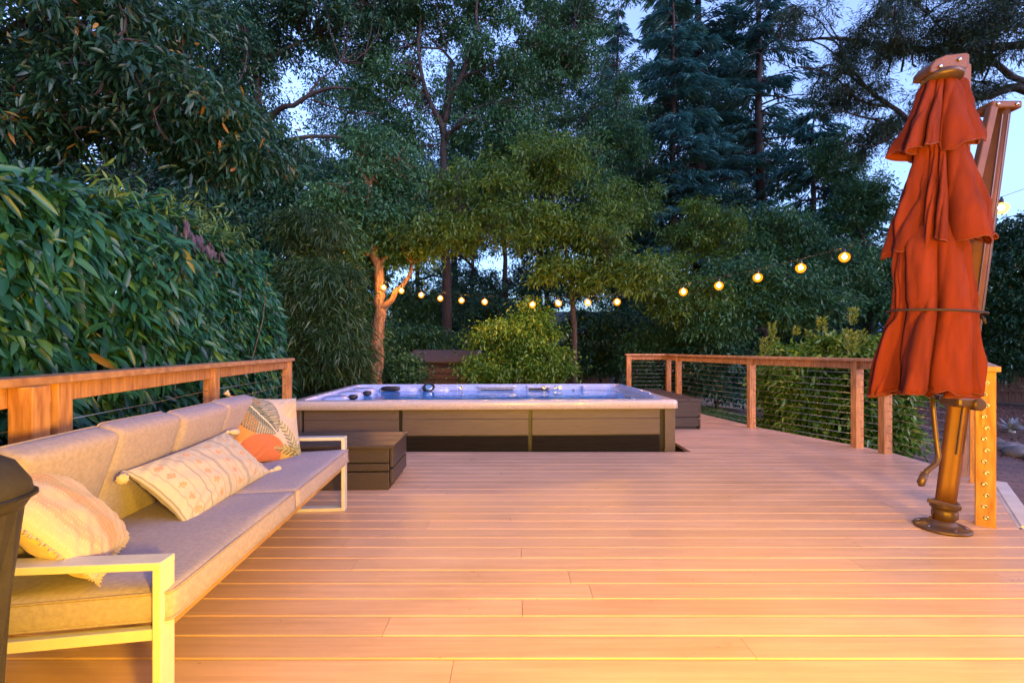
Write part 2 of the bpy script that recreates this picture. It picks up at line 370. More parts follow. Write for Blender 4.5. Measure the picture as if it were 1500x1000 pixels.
def broad_tree(name, label, base, trunk, tr, blobs, leaf, lm, bark, seed, per=110, clr=0.5, droop=0.25, cat='tree', limbs=(), group=None,
               up=0.15, nlimb=7, big=False, stems=True, twig=True, crown='crown', dense_low=False):
    """trunk: list of points; blobs: (centre, (rx,ry,rz), number of leaf clumps); leaf: (length, width)"""
    rng = np.random.default_rng(seed); random.seed(seed)
    base = Vector(base)
    root = empty(name, base, 0, label, cat, group)
    mb = MB()
    tp = [Vector(p) for p in trunk]
    rad = [tr * (1 - 0.6 * i / max(1, len(tp) - 1)) for i in range(len(tp))]
    # smooth the trunk
    pts, rr = [], []
    for i in range(len(tp) - 1):
        for k in range(5):
            t = k / 5
            q = tp[i].lerp(tp[i + 1], t) + Vector(rng.normal(size=3)) * tr * 0.12
            pts.append(q); rr.append(rad[i] * (1 - t) + rad[i + 1] * t)
    pts.append(tp[-1]); rr.append(rad[-1]); rr[0] *= 1.35
    if stems: mb.tube(pts, rr, 10)
    attach = [(np.array(p), r) for p, r in zip(pts[len(pts) // 2:], rr[len(pts) // 2:])]
    P_, A_, N_, L_, R_ = [], [], [], [], []
    cl = []
    for c, rxyz, n in blobs:
        c = np.array(c, float); rx = np.array(rxyz, float)
        d = ball(rng, n); q = rng.random(n) ** 0.42
        n = int(n * 2.0); d = ball(rng, n); q = rng.random(n) ** 0.42
        cl.append(c + d * q[:, None] * rx)
    cl = np.concatenate(cl)
    # limbs: to some of the clumps far apart, then every clump to the nearest limb point
    order = rng.permutation(len(cl)); picked = []
    for i in order:
        if len(picked) >= nlimb: break
        if all(np.linalg.norm(cl[i] - cl[j]) > 1.0 for j in picked): picked.append(i)
    for i in picked:
        ap = min(attach, key=lambda a: np.linalg.norm(a[0] - cl[i]) + 0.3 * abs(a[0][2] - (cl[i][2] - 1.0)))
        c = curve(ap[0], cl[i], rng, 0.08, 0.09, 9)
        r0 = min(ap[1] * 0.7, tr * 0.55)
        mb.tube(c, np.linspace(r0, r0 * 0.22, 9), 6)
        attach += [(p, r0 * (1 - 0.7 * k / 9)) for k, p in enumerate(c) if k > 1]
    for lp, r0, r1 in limbs:
        c = []
        lp = [np.array(p, float) for p in lp]
        for i in range(len(lp) - 1):
            c += list(curve(lp[i], lp[i + 1], rng, 0.0, 0.05, 6)[:-1])
        c.append(lp[-1]); mb.tube(c, np.linspace(r0, r1, len(c)), 6)
        attach += [(p, 0.02) for p in c]
    AP = np.array([a[0] for a in attach])
    for c in cl:
        j = np.argmin(np.linalg.norm(AP - c, axis=1))
        if twig:
            cc = curve(AP[j], c, rng, 0.05, 0.12, 5)
            r0 = max(0.008, min(0.03, tr * 0.12)); mb.tube(cc, np.linspace(r0, r0 * 0.3, 5), 3, False)
        k = max(6, int(per * 1.9 * rng.uniform(0.55, 1.4)))
        rc = clr * rng.uniform(0.6, 1.3)
        # the clump is a few short sprays
        ns = max(3, k // 14)
        sd = ball(rng, ns) * np.array([1, 1, 0.55]); sd[:, 2] -= 0.1
        si = rng.integers(0, ns, k); t = rng.random(k) ** 0.7 * (1 + 0.9 * (rng.random(k) < 0.16))
        pos = c + sd[si] * (t * rc)[:, None] + rng.normal(size=(k, 3)) * rc * 0.16
        ax = sd[si] * 0.8 + rng.normal(size=(k, 3)) * 0.55 + np.array([0, 0, -0.18])
        nm = np.array([0, 0, 1.0]) * 0.9 + rng.normal(size=(k, 3)) * 0.55
        P_.append(pos); A_.append(ax); N_.append(nm); L_.append(leaf[0] * rng.uniform(0.6, 1.3, k))
        R_.append(np.clip(rng.normal(rng.uniform(0.25, 0.7), 0.2, k), 0, 1) * 0.97 + 0.03 * (rng.random(k)))
    if stems: mb.build('trunk', bark, root, smooth=True, origin=base)
    P_ = np.concatenate(P_); L_ = np.concatenate(L_)
    leaf_object(crown, P_, np.concatenate(A_), np.concatenate(N_), L_, L_ * leaf[1] / leaf[0], lm, root, base, droop, big, rnd=np.concatenate(R_))
    return root

def conifer(name, label, base, H, rmax, z0, lm, bark, seed, tr=0.28, dens=1.0, group=None, lean=(0, 0), drop=0.35, bare=0.0, cat='tree', ztop=None, nl=0.34):
    rng = np.random.default_rng(seed); random.seed(seed)
    base = Vector(base); root = empty(name, base, 0, label, cat, group)
    mb = MB()
    n = 14
    tp = [base + Vector((lean[0] * (i / n) ** 1.3 + rng.normal() * 0.04, lean[1] * i / n, H * i / n)) for i in range(n + 1)]
    mb.tube(tp, [tr * (1 - 0.92 * i / n) * (1.3 if i == 0 else 1) for i in range(n + 1)], 9)
    zs = ztop or H
    P_, A_, N_, L_, R_ = [], [], [], [], []
    z = z0
    while z < min(H - 0.4, zs):
        f = (z - z0) / (H - z0)
        rl = rmax * (1 - f) ** 0.75 * (0.5 + 0.5 * min(1, f * 5 + 0.35))
        nb = rng.integers(3, 6)
        for b in range(nb):
            a = rng.uniform(0, 2 * PI); ln = rl * rng.uniform(0.45, 1.15)
            i = z / H * n; k = int(i); c0 = np.array(tp[k].lerp(tp[min(k + 1, n)], i - k))
            d = np.array([math.cos(a), math.sin(a), 0.0])
            t = np.linspace(0, 1, 8)[:, None]
            up = rng.uniform(-0.05, 0.25)
            pts = c0 + d * ln * t; pts[:, 2] += ln * (up * t[:, 0] - drop * t[:, 0] ** 2)
            side = np.array([-d[1], d[0], 0])
            pts += side * (np.sin(t * 2.5) * rng.normal() * 0.12 * ln)
            mb.tube(pts, np.linspace(0.035 * ln / 2 + 0.008, 0.005, 8), 4, False)
            if rng.random() < bare: 
                # bare branch: a few thin twigs only
                for q in range(7):
                    tt = rng.uniform(0.3, 1); j = int(tt * 7); p0 = pts[j]
                    e = p0 + d * rng.uniform(0.1, 0.4) + side * rng.normal() * 0.4 + np.array([0, 0, rng.normal() * 0.15])
                    mb.tube([p0, (p0 + e) / 2 + rng.normal(size=3) * 0.03, e], [0.009, 0.006, 0.003], 3, False)
                continue
            m_ = int((26 + 70 * ln / 2) * dens * 1.7)
            tt = rng.random(m_) ** 0.65 * 0.95 + 0.08; tt = np.minimum(tt, 1)
            jj = tt * 7; j0 = np.minimum(jj.astype(int), 6)
            pp = pts[j0] + (pts[j0 + 1] - pts[j0]) * (jj - j0)[:, None]
            sg = rng.choice([-1, 1], m_)
            off = rng.random(m_) * 0.30 * ln * (1 - 0.55 * tt)
            ax = d * 0.75 + side * (sg * rng.uniform(0.3, 1.0, m_))[:, None] + rng.normal(size=(m_, 3)) * 0.18 + np.array([0, 0, -0.35])
            pp = pp + (d * 0.5 + side * sg[:, None]) * off[:, None] + np.array([0, 0, -1]) * (off * 0.35)[:, None] + rng.normal(size=(m_, 3)) * 0.05
            P_.append(pp); A_.append(ax); N_.append(np.array([0, 0, 1.0]) + rng.normal(size=(m_, 3)) * 0.45)
            L_.append(nl * rng.uniform(0.5, 1.25, m_)); R_.append(np.clip(rng.normal(rng.uniform(0.25, 0.75), 0.2, m_), 0, 1))
        z += rng.uniform(0.28, 0.5)
    mb.build('trunk', bark, root, smooth=True, origin=base)
    P_ = np.concatenate(P_); L_ = np.concatenate(L_)
    leaf_object('crown', P_, np.concatenate(A_), np.concatenate(N_), L_, L_ * 0.2, lm, root, base, 0.25, False, rnd=np.concatenate(R_))
    return root
#PART2
# ================================================================== the deck
random.seed(3)
DECK = [(-2.25, -3.0), (-2.25, 1.2), (-3.05, 6.0), (-3.1, 10.2), (3.47, 10.2), (3.36, 9.0), (3.74, 7.0), (4.28, 5.62), (4.36, 5.27),
        (4.33, 4.33), (4.27, 4.13), (3.37, 3.072), (6.4, 3.072), (6.4, -3.0)]
HOLE = (-2.75, 2.08, 5.50, 8.25)
def span(y):
    xs = []
    n = len(DECK)
    for i in range(n):
        (x0, y0), (x1, y1) = DECK[i], DECK[(i + 1) % n]
        if (y0 <= y < y1) or (y1 <= y < y0):
            xs.append(x0 + (x1 - x0) * (y - y0) / (y1 - y0))
    return (min(xs), max(xs)) if len(xs) >= 2 else None
PITCH, GAP = 0.143, 0.0055
def board(mb, x0a, x0b, x1a, x1b, y0, y1, r):
    # ends may be cut on a slant: x at the near edge (a) and the far edge (b); arrised top edges
    y0 += GAP / 2; y1 -= GAP / 2; c = 0.004; zt = random.uniform(-0.0008, 0.0008); zb = -0.036
    def X(xa, xb, y): return xa + (xb - xa) * (y - y0) / (y1 - y0)
    prof = [(y0, zb), (y0, zt - c), (y0 + c, zt), (y1 - c, zt), (y1, zt - c), (y1, zb)]
    L = [Vector((X(x0a, x0b, y) + 0.001, y, z)) for y, z in prof]; Rr = [Vector((X(x1a, x1b, y) - 0.001, y, z)) for y, z in prof]
    fs = [(i, i + 1, 7 + i, 6 + i) for i in range(5)] + [tuple(range(6))[::-1], tuple(range(6, 12))]
    mb.add(L + Rr, fs, r)
dk = MB()
k0 = -33
for k in range(k0, 60):
    y0 = 1.785 + PITCH * k; y1 = y0 + PITCH
    if y1 > 10.2: break
    a, b = span(y0 + 0.004), span(y1 - 0.004)
    if not a or not b: continue
    parts = [(a[0], b[0], a[1], b[1])]
    if y1 > HOLE[2] and y0 < HOLE[3]:
        parts = [(a[0], b[0], HOLE[0], HOLE[0]), (HOLE[1], HOLE[1], a[1], b[1])]
        parts = [p for p in parts if p[2] - p[0] > 0.05]
    for xa, xb, xc, xd in parts:
        cuts = []
        x = min(xa, xb) + random.uniform(0.6, 3.2)
        while x < min(xc, xd) - 0.6:
            cuts.append(x); x += random.uniform(1.7, 3.7)
        la, lb = xa, xb
        for c in cuts:
            board(dk, la, lb, c, c, y0, y1, random.random()); la = lb = c
        board(dk, la, lb, xc, xd, y0, y1, random.random())
deck = tag(dk.build('deck', M['deck']), kind='structure')
ub = MB()
nD = len(DECK)
ub.add([(x * 0.995, y, -0.10) for x, y in DECK], [tuple(range(nD))])
tag(ub.build('deck_underside', M['fence']), kind='structure')
fb = MB()
for i in list(range(4, 12)) + [2]:
    (x0, y0), (x1, y1) = DECK[i], DECK[(i + 1) % nD]
    d = Vector((x1 - x0, y1 - y0, 0)).normalized(); nrm = Vector((-d.y, d.x, 0)) * 1
    o = Vector((d.y, -d.x, 0)) * -0.016
    fb.beam(Vector((x0, y0, -0.135)) + o, Vector((x1, y1, -0.135)) + o, 0.026, 0.26)
tag(fb.build('deck_fascia', M['edge'], bevel=0.003), kind='structure')
eb = MB()
for (x0, y0), (x1, y1) in (((4.31, 4.16), (3.395, 3.085)),):
    eb.beam((x0 + 0.075, y0 - 0.01, -0.012), (x1 + 0.075, y1 - 0.0, -0.012), 0.09, 0.036)
tag(eb.build('deck_edge_board', M['edge'], bevel=0.004), kind='structure')

# ================================================================== cable railings
def railing(name, label, pts, zs, cap_z=1.08, post_w=0.092, fit=None, extra=(), caps=None):
    root = empty(name, (pts[0][0], pts[0][1], 0), 0, label, 'railing', 'cedar and cable railings round the deck')
    O = (pts[0][0], pts[0][1], 0)
    cen = Vector((0.5, 4, 0))
    for i, p in enumerate(list(pts) + list(extra)):
        mb = MB()
        w = post_w if (fit is None or i != fit) else 0.100
        if i < len(pts):
            da = Vector(pts[min(i + 1, len(pts) - 1)]) - Vector(pts[max(i - 1, 0)])
        if fit is not None: da = Vector(pts[1]) - Vector(pts[0])
        an = math.atan2(da.y, da.x) - PI / 2
        if abs(an) > R(60) or (fit is None and abs(an) > R(24)): an = 0
        pm = Matrix.Translation((p[0], p[1], 0)) @ Matrix.Rotation(an, 4, 'Z')
        mb.box(-w / 2, w / 2, -0.046, 0.046, -0.3, cap_z - 0.0385, pm)
        po = mb.build('post', M['cedar'], root, origin=O, bevel=0.004)
        if fit is not None and i == fit:
            for z in zs:
                fm = MB()
                fm.lathe((0, 0, 0), [(0.0155, -0.004), (0.0155, 0.003), (0.012, 0.0065), (0.008, 0.006), (0.006, 0.002), (0.0005, 0.0015)], 14, 'y', pm @ Matrix.Translation((0.006 * math.sin(z * 40), -0.0465, z)))
                fm.build('cable_fitting', M['steel'], po, origin=O, smooth=True)
    for i in range(len(pts) - 1):
        a, b = Vector((*pts[i], 0)), Vector((*pts[i + 1], 0)); d = (b - a).normalized(); L = (b - a).length
        e0 = 0.07 if i == 0 else 0.0; e1 = 0.07 if i == len(pts) - 2 else 0.0
        mb = MB(); mb.beam(a - d * e0 + Vector((0, 0, cap_z - 0.019 + 0.0004 * i)), b + d * e1 + Vector((0, 0, cap_z - 0.019 + 0.0004 * i)), 0.142, 0.037)
        mb.build('cap_rail', M['cedar_cap'], root, origin=O, bevel=0.004)
        mb = MB(); mb.beam(a + d * 0.0465 + Vector((0, 0, cap_z - 0.084)), b - d * 0.0465 + Vector((0, 0, cap_z - 0.084)), 0.038, 0.088)
        mb.build('sub_rail', M['cedar'], root, origin=O, bevel=0.003)
        for z in zs:
            sg = 0.004 * L
            mb = MB(); mb.tube([a + Vector((0, 0, z)), (a + b) / 2 + Vector((0, 0, z - sg)), b + Vector((0, 0, z))], 0.0027, 6)
            mb.build('cable', M['steel'], root, origin=O, smooth=True)
    return root
railing('cable_railing', 'cedar cable railing along the tall hedge behind the sofa', [(-1.72, -0.35), (-2.18, 2.2), (-2.54, 3.9), (-2.85, 5.85)],
        [0.1 + 0.107 * k for k in range(9)], cap_z=1.075, extra=[(-2.07, 1.98)])
railing('cable_railing', 'long bent cedar cable railing from the far corner past the leafy shrubs to the umbrella',
        [(2.53, 10.0), (3.39, 10.0), (3.25, 9.0), (3.63, 7.0), (4.18, 5.59), (4.26, 5.27), (4.23, 4.36)], [0.075 + 0.083 * k for k in range(11)])
railing('cable_railing', 'short cedar railing with a row of cable fittings down its post beside the umbrella foot',
        [(3.22, 3.14), (4.17, 4.14)], [0.06 + 0.0755 * k for k in range(13)], fit=0)

# ================================================================== soft shapes
def cushion(sx, sy, sz, r=0.035, crown=0.02, seed=0, nx=26, ny=26, nz=5, wr=0.004):
    """a box cushion centred on x,y with its base at z=0, rounded, crowned and a little creased"""
    rng = np.random.default_rng(seed)
    ph = rng.uniform(0, 6, 8); fr = rng.uniform(4, 13, 8)
    bm = bmesh.new(); vd = {}
    def V(i, j, k):
        if (i, j, k) in vd: return vd[(i, j, k)]
        u, v, w = 2 * i / nx - 1, 2 * j / ny - 1, 2 * k / nz - 1
        p = Vector((u * sx / 2, v * sy / 2, w * sz / 2))
        q = Vector((max(-sx / 2 + r, min(sx / 2 - r, p.x)), max(-sy / 2 + r, min(sy / 2 - r, p.y)), max(-sz / 2 + r, min(sz / 2 - r, p.z))))
        d = p - q
        if d.length > 1e-6: p = q + d.normalized() * r
        b = (1 - u ** 4) * (1 - v ** 4)
        p.z += w * crown * b
        p.x += 0.35 * crown * u * (1 - w * w) * (1 - v ** 4); p.y += 0.35 * crown * v * (1 - w * w) * (1 - u ** 4)
        wv = sum(math.sin(p.x * fr[a] + p.y * fr[(a + 3) % 8] * (-1) ** a + ph[a]) for a in range(5)) * wr * 0.5
        p.z += wv * (w > 0.9)
        p.z += sz / 2
        vd[(i, j, k)] = bm.verts.new(p); return vd[(i, j, k)]
    for i in range(nx):
        for j in range(ny):
            bm.faces.new((V(i, j, nz), V(i + 1, j, nz), V(i + 1, j + 1, nz), V(i, j + 1, nz)))
            bm.faces.new((V(i, j, 0), V(i, j + 1, 0), V(i + 1, j + 1, 0), V(i + 1, j, 0)))
    for i in range(nx):
        for k in range(nz):
            bm.faces.new((V(i, 0, k), V(i + 1, 0, k), V(i + 1, 0, k + 1), V(i, 0, k + 1)))
            bm.faces.new((V(i, ny, k), V(i, ny, k + 1), V(i + 1, ny, k + 1), V(i + 1, ny, k)))
    for j in range(ny):
        for k in range(nz):
            bm.faces.new((V(0, j, k), V(0, j, k + 1), V(0, j + 1, k + 1), V(0, j + 1, k)))
            bm.faces.new((V(nx, j, k), V(nx, j + 1, k), V(nx, j + 1, k + 1), V(nx, j, k + 1)))
    return bm

def link_bm(name, bm, m, parent, M4=None, smooth=True):
    me = bpy.data.meshes.new(name); bm.to_mesh(me); bm.free(); me.materials.append(m)
    if M4 is not None: me.transform(M4)
    if smooth: me.polygons.foreach_set('use_smooth', np.ones(len(me.polygons), dtype=bool))
    o = bpy.data.objects.new(name, me); col.objects.link(o)
    if parent: o.parent = parent
    return o

def rect_ring(sx, sy, r, z, M4, n=6):
    pts = []
    for cx, cy, a0 in ((sx / 2 - r, sy / 2 - r, 0), (-sx / 2 + r, sy / 2 - r, 90), (-sx / 2 + r, -sy / 2 + r, 180), (sx / 2 - r, -sy / 2 + r, 270)):
        for k in range(n + 1):
            a = R(a0 + 90 * k / n); pts.append(M4 @ Vector((cx + r * math.cos(a), cy + r * math.sin(a), z)))
    return pts + [pts[0]]

# ================================================================== sofa: local x to the front, local y along its length, away from the camera
SA = R(4.6)
SL = 2.07
sofa = empty('patio_sofa', (-1.075, 1.41, 0), SA, 'long low patio sofa with white flat bar arms and grey cushions', 'sofa')
def smat(x, y, z, rx=0, ry=0, rz=0):
    return Matrix.Translation((x, y, z)) @ Matrix.Rotation(rz, 4, 'Z') @ Matrix.Rotation(ry, 4, 'Y') @ Matrix.Rotation(rx, 4, 'X')
AT, AW, AD = 0.545, 0.07, 0.80
for y in (0.0, SL - AW):
    mb = MB()
    t = 0.024
    mb.box(-AD, 0, y, y + AW, AT - t, AT)
    mb.box(-t, 0.0, y + 0.001, y + AW - 0.001, t, AT - t)
    mb.box(-AD, -AD + t, y + 0.001, y + AW - 0.001, t, AT - t)
    mb.box(-AD, 0, y, y + AW, 0, t)
    mb.build('arm_frame', M['white_metal'], sofa, bevel=0.0025)
for y in (0.006, SL - 0.036):   # side rails that carry the seat, sloping down to the back
    mb = MB(); mb.beam((-t, y + 0.015, 0.322), (-AD + t, y + 0.015, 0.285), 0.028, 0.034)
    mb.build('seat_rail', M['white_metal'], sofa, bevel=0.002)
mb = MB()
mb.beam((-0.05, AW, 0.318), (-0.05, SL - AW, 0.318), 0.05, 0.045)
mb.beam((-0.60, AW, 0.285), (-0.60, SL - AW, 0.285), 0.05, 0.045)
for k in range(17):
    y = AW + 0.05 + k * (SL - 2 * AW - 0.1) / 16
    mb.beam((-0.02, y, 0.345), (-0.70, y, 0.312), 0.05, 0.014)
mb.build('seat_frame', M['teak'], sofa, bevel=0.002)
cl = (SL - 2 * 0.024) / 2
for i in range(2):
    cy = 0.02 + cl / 2 + i * (cl + 0.006)
    m4 = smat(-0.325, cy, 0.332, ry=R(-2.8))
    o = link_bm('seat_cushion', cushion(0.70, cl, 0.105, 0.02, 0.010, 5 + i), M['fabric'], sofa, m4)
    mb = MB()
    for z in (0.012, 0.095): mb.tube(rect_ring(0.697, cl - 0.003, 0.02, z, m4), 0.0045, 6, False)
    mb.build('piping', M['fabric_pipe'], o, smooth=True)
bl = 0.428
for i in range(4):
    cy = 0.15 + bl / 2 + i * bl
    m4 = smat(-0.71, cy, 0.37, ry=R(-90 + 15)) @ Matrix.Translation((0.24, 0, 0))
    # local: x up the back, z toward the front
    m4 = smat(-0.735, cy, 0.385) @ Matrix.Rotation(R(-72 + (1.5, -1, .8, -1.2)[i]), 4, 'Y') @ Matrix.Rotation(R((-.8, .6, -.4, .8)[i]), 4, 'Z') @ Matrix.Translation((0.255, 0, -0.06))
    o = link_bm('back_cushion', cushion(0.50, bl - 0.012, 0.115, 0.022, 0.014, 20 + i), M['fabric'], sofa, m4)
    mb = MB()
    mb.tube(rect_ring(0.497, bl - 0.013, 0.022, 0.104, m4), 0.0042, 6, False)
    mb.build('piping', M['fabric_pipe'], o, smooth=True)
mb = MB()
mb.beam((-AD + 0.02, AW, 0.36), (-AD + 0.02, SL - AW, 0.36), 0.03, 0.05)
mb.beam((-AD - 0.09, AW, 0.70), (-AD - 0.09, SL - AW, 0.70), 0.03, 0.05)
for y in (AW + 0.02, SL / 2, SL - AW - 0.02):
    mb.beam((-AD + 0.015, y, 0.33), (-AD - 0.10, y, 0.73), 0.03, 0.03)
mb.build('back_frame', M['white_metal'], sofa, bevel=0.002)

# ---- scatter cushions
def pillow(name, w, h, t, fn, label, place, parts=None, n=(70, 70), seed=0, cat='cushion', sag=0.0):
    rng = np.random.default_rng(seed); ph = rng.uniform(0, 6, 6)
    nx, ny = n
    me = bpy.data.meshes.new(name); vs, cs, idx, fs = [], [], {}, []
    for s in (1, -1):
        for i in range(nx + 1):
            for j in range(ny + 1):
                u, v = 2 * i / nx - 1, 2 * j / ny - 1
                edge = i in (0, nx) or j in (0, ny)
                if edge and s == -1:
                    idx[(s, i, j)] = idx[(1, i, j)]; continue
                x = w / 2 * u * (1 - 0.07 * (1 - v * v)); y = h / 2 * v * (1 - 0.07 * (1 - u * u))
                b = max(0, (1 - abs(u) ** 2.6)) ** 0.62 * max(0, (1 - abs(v) ** 2.6)) ** 0.62
                z = s * t / 2 * b
                cr = abs(u * v)
                z += 0.006 * math.sin(9 * u + ph[0] + 3 * v) * math.sin(7 * v + ph[1]) * b
                z += 0.010 * cr * math.sin(22 * (u - v) + ph[2]) * min(1, 6 * (1 - max(abs(u), abs(v))))
                z += sag * (1 - v * v)
                idx[(s, i, j)] = len(vs); vs.append((x, y, z)); cs.append((*fn(u, v, s), 1.0))
    for s in (1, -1):
        for i in range(nx):
            for j in range(ny):
                q = (idx[(s, i, j)], idx[(s, i + 1, j)], idx[(s, i + 1, j + 1)], idx[(s, i, j + 1)])
                fs.append(q if s == 1 else q[::-1])
    me.from_pydata(vs, [], fs); me.materials.append(M['print'])
    a = me.attributes.new('print', 'FLOAT_COLOR', 'POINT'); a.data.foreach_set('color', np.array(cs, dtype=np.float32).ravel())
    me.polygons.foreach_set('use_smooth', np.ones(len(me.polygons), dtype=bool)); me.update()
    o = bpy.data.objects.new(name, me); col.objects.link(o); o.matrix_world = place
    return tag(o, label, cat, 'scatter cushions on the sofa')

def cells(u, v):  # small repeatable value
    s = math.sin(u * 127.1 + v * 311.7) * 43758.5; return s - math.floor(s)

def pr_lumbar(u, v, s):
    base = (0.42, 0.36, 0.325)
    if s < 0: return base
    p = (u * 0.5 + 0.5) * 4.5                       # stripe repeats along the long side
    f = p - math.floor(p)
    for c in (0.0, 0.055, 0.945):
        if abs(f - c) < 0.014: return (0.15, 0.14, 0.17)
    if abs(f - 0.30) < 0.012 or abs(f - 0.70) < 0.012: return (0.30, 0.24, 0.21)
    q = (v * 0.5 + 0.5) * 5.5; g = q - math.floor(q)
    dd = abs(f - 0.5) / 0.13 + abs(g - 0.5) / 0.30
    if dd < 1 and (int((f + g) * 46) % 3): return (0.46, 0.20, 0.09)
    return base
def pr_woven(u, v, s):
    if s < 0: return (0.62, 0.42, 0.24)
    p = (u * 0.5 + 0.5)
    base = (0.40, 0.26, 0.23) if int(p * 9) % 2 else (0.43, 0.33, 0.29)
    if abs(p - 0.45) < 0.09: base = (0.38, 0.21, 0.145)
    f = p * 22 - math.floor(p * 22)
    if abs(f - 0.5) < 0.10 and int(v * 40) % 2: base = (0.46, 0.38, 0.33)
    return base
def in_leaf(x, y, L, W):
    if not 0 < x < L: return None
    t = x / L; hw = W * math.sin(PI * t ** 0.8) ** 0.8
    return y / hw if hw > 1e-6 and abs(y) < hw else None
def pr_tropic(u, v, s):
    cream, orange, coral, mustard = (0.40, 0.34, 0.30), (0.42, 0.19, 0.05), (0.38, 0.105, 0.045), (0.4, 0.26, 0.06)
    if s < 0: return cream
    c = cream
    if u < -0.45 + 0.25 * v and v > -0.4: c = orange
    if (u + 0.35) ** 2 / 0.5 + (v + 0.85) ** 2 / 0.42 < 1: c = coral
    if u > 0.25 and v < -0.62: c = mustard
    if (u - 0.72) ** 2 + (v - 0.55) ** 2 < 0.075: c = (0.62, 0.36, 0.22)
    # split-leaf plant: pointed heart cut by slots, with pale veins
    cx, cy, an = -0.66, 0.78, R(-52)
    x, y = (u - cx) * math.cos(an) + (v - cy) * math.sin(an), -(u - cx) * math.sin(an) + (v - cy) * math.cos(an)
    x += 0.12
    L_ = 1.40; tt = x / L_
    if 0 < tt < 1:
        hw = 0.60 * (math.sin(PI * min(1, tt ** 0.72)) ** 0.65)
        if abs(y) < hw:
            ph_ = (x - 0.75 * abs(y)) * 12.0; f = ph_ - math.floor(ph_)
            ra = abs(y) / hw
            if abs(y) < 0.018: return (0.60, 0.52, 0.40)
            slot = f > 0.70 and ra > 0.30
            if not slot:
                if abs(f - 0.36) < 0.09 and ra < 0.9: return (0.26, 0.26, 0.21)
                return (0.045, 0.055, 0.055) if f < 0.36 else (0.085, 0.10, 0.09)
    # two feathery fronds
    for (px, py, a2, Lf) in ((0.86, -0.85, R(122), 1.25), (0.95, -0.78, R(172), 0.95)):
        x, y = (u - px) * math.cos(a2) + (v - py) * math.sin(a2), -(u - px) * math.sin(a2) + (v - py) * math.cos(a2)
        if 0 < x < Lf:
            if abs(y) < 0.012: return (0.30, 0.30, 0.16)
            f = (x - abs(y) * 1.1) * 7; f -= math.floor(f)
            if abs(y) < 0.23 * (1 - x / Lf) ** 0.5 and 0.2 < f < 0.72: return (0.10, 0.11, 0.06) if y > 0 else (0.19, 0.19, 0.09)
    return c
S4 = Matrix.Translation(sofa.location) @ Matrix.Rotation(SA, 4, 'Z')
def lean_place(x, y, z, tilt, yaw, roll=0.0):
    # pillow local: x along its width, y up, z out of its face; stood leaning against the back
    base = Matrix(((0, 0, 1, 0), (1, 0, 0, 0), (0, 1, 0, 0), (0, 0, 0, 1)))   # local x->sofa y, y->up, z->sofa x
    return S4 @ Matrix.Translation((x, y, z)) @ Matrix.Rotation(yaw, 4, 'Z') @ Matrix.Rotation(tilt, 4, 'Y') @ base @ Matrix.Rotation(roll, 4, 'Z')
def tassel(parent, p, d, L=0.075, r=0.016):
    mb = MB(); d = Vector(d).normalized(); m4 = d.to_track_quat('Z', 'Y').to_matrix().to_4x4()
    pr = [(0.002, 0), (r * 0.75, L * .08), (r * 0.85, L * .2), (r * .5, L * .28), (r * .9, L * .45), (r * 1.2, L * .8), (r * 1.25, L), (0.002, L * .97)]
    lp = []
    for rr, h in pr:
        lp.append([m4 @ Vector((rr * (1 + (0.22 if k % 2 else -0.1) * (h > L * .25)) * math.cos(2 * PI * k / 18), rr * (1 + (0.22 if k % 2 else -0.1) * (h > L * .25)) * math.sin(2 * PI * k / 18), h)) + Vector(p) for k in range(18)])
    mb.loft(lp, True, True)
    mb.build('tassel', M['piping_cream'], parent, smooth=True)
LW, LH = 0.80, 0.36
lum = pillow('lumbar_pillow', LW, LH, 0.17, pr_lumbar, 'long cream pillow with thin stripes, small orange diamonds and corner tassels', lean_place(-0.415, 1.02, 0.560, R(-46), R(-3), R(3)), n=(150, 70), seed=2)
for sx in (-1, 1):
    for sy in (-1, 1):
        dv = (sx * 0.9, -0.55 if sy > 0 else -0.25, 0.25)
        tassel(lum, (sx * (LW / 2 - 0.004), sy * (LH / 2 - 0.004), 0), dv)
wov = pillow('square_pillow', 0.46, 0.46, 0.17, pr_woven, 'peach woven square pillow with fringed seam lying by the near arm', lean_place(-0.475, 0.222, 0.62, R(-42), R(27), R(-4)), n=(90, 90), seed=4)
mb = MB()
for k in range(190):
    t = k / 190 * 4; sd = int(t); f = (t - sd) * 2 - 1
    u, v = ((f, -1), (1, f), (-f, 1), (-1, -f))[sd]
    x = 0.23 * u * (1 - 0.07 * (1 - v * v)); y = 0.23 * v * (1 - 0.07 * (1 - u * u)); n_ = Vector((u if abs(u) > .99 else 0, v if abs(v) > .99 else 0, 0))
    p = Vector((x, y, 0)); e = p + n_ * 0.016 + Vector((random.uniform(-.006, .006), random.uniform(-.006, .006), random.uniform(-.006, .006)))
    mb.tube([p, e], [0.0035, 0.002], 4)
mb.build('fringe', M['piping_cream'], wov)
tro = pillow('square_pillow', 0.47, 0.47, 0.15, pr_tropic, 'square pillow printed with a grey split leaf and fronds on orange and cream', lean_place(-0.46, 1.795, 0.645, R(-22), R(-36), R(-8)), n=(130, 130), seed=6)
for sx, sy in ((1, -1), (-1, 1)):
    tassel(tro, (sx * 0.232, sy * 0.232, 0), (sx, sy, 0), 0.035, 0.014)

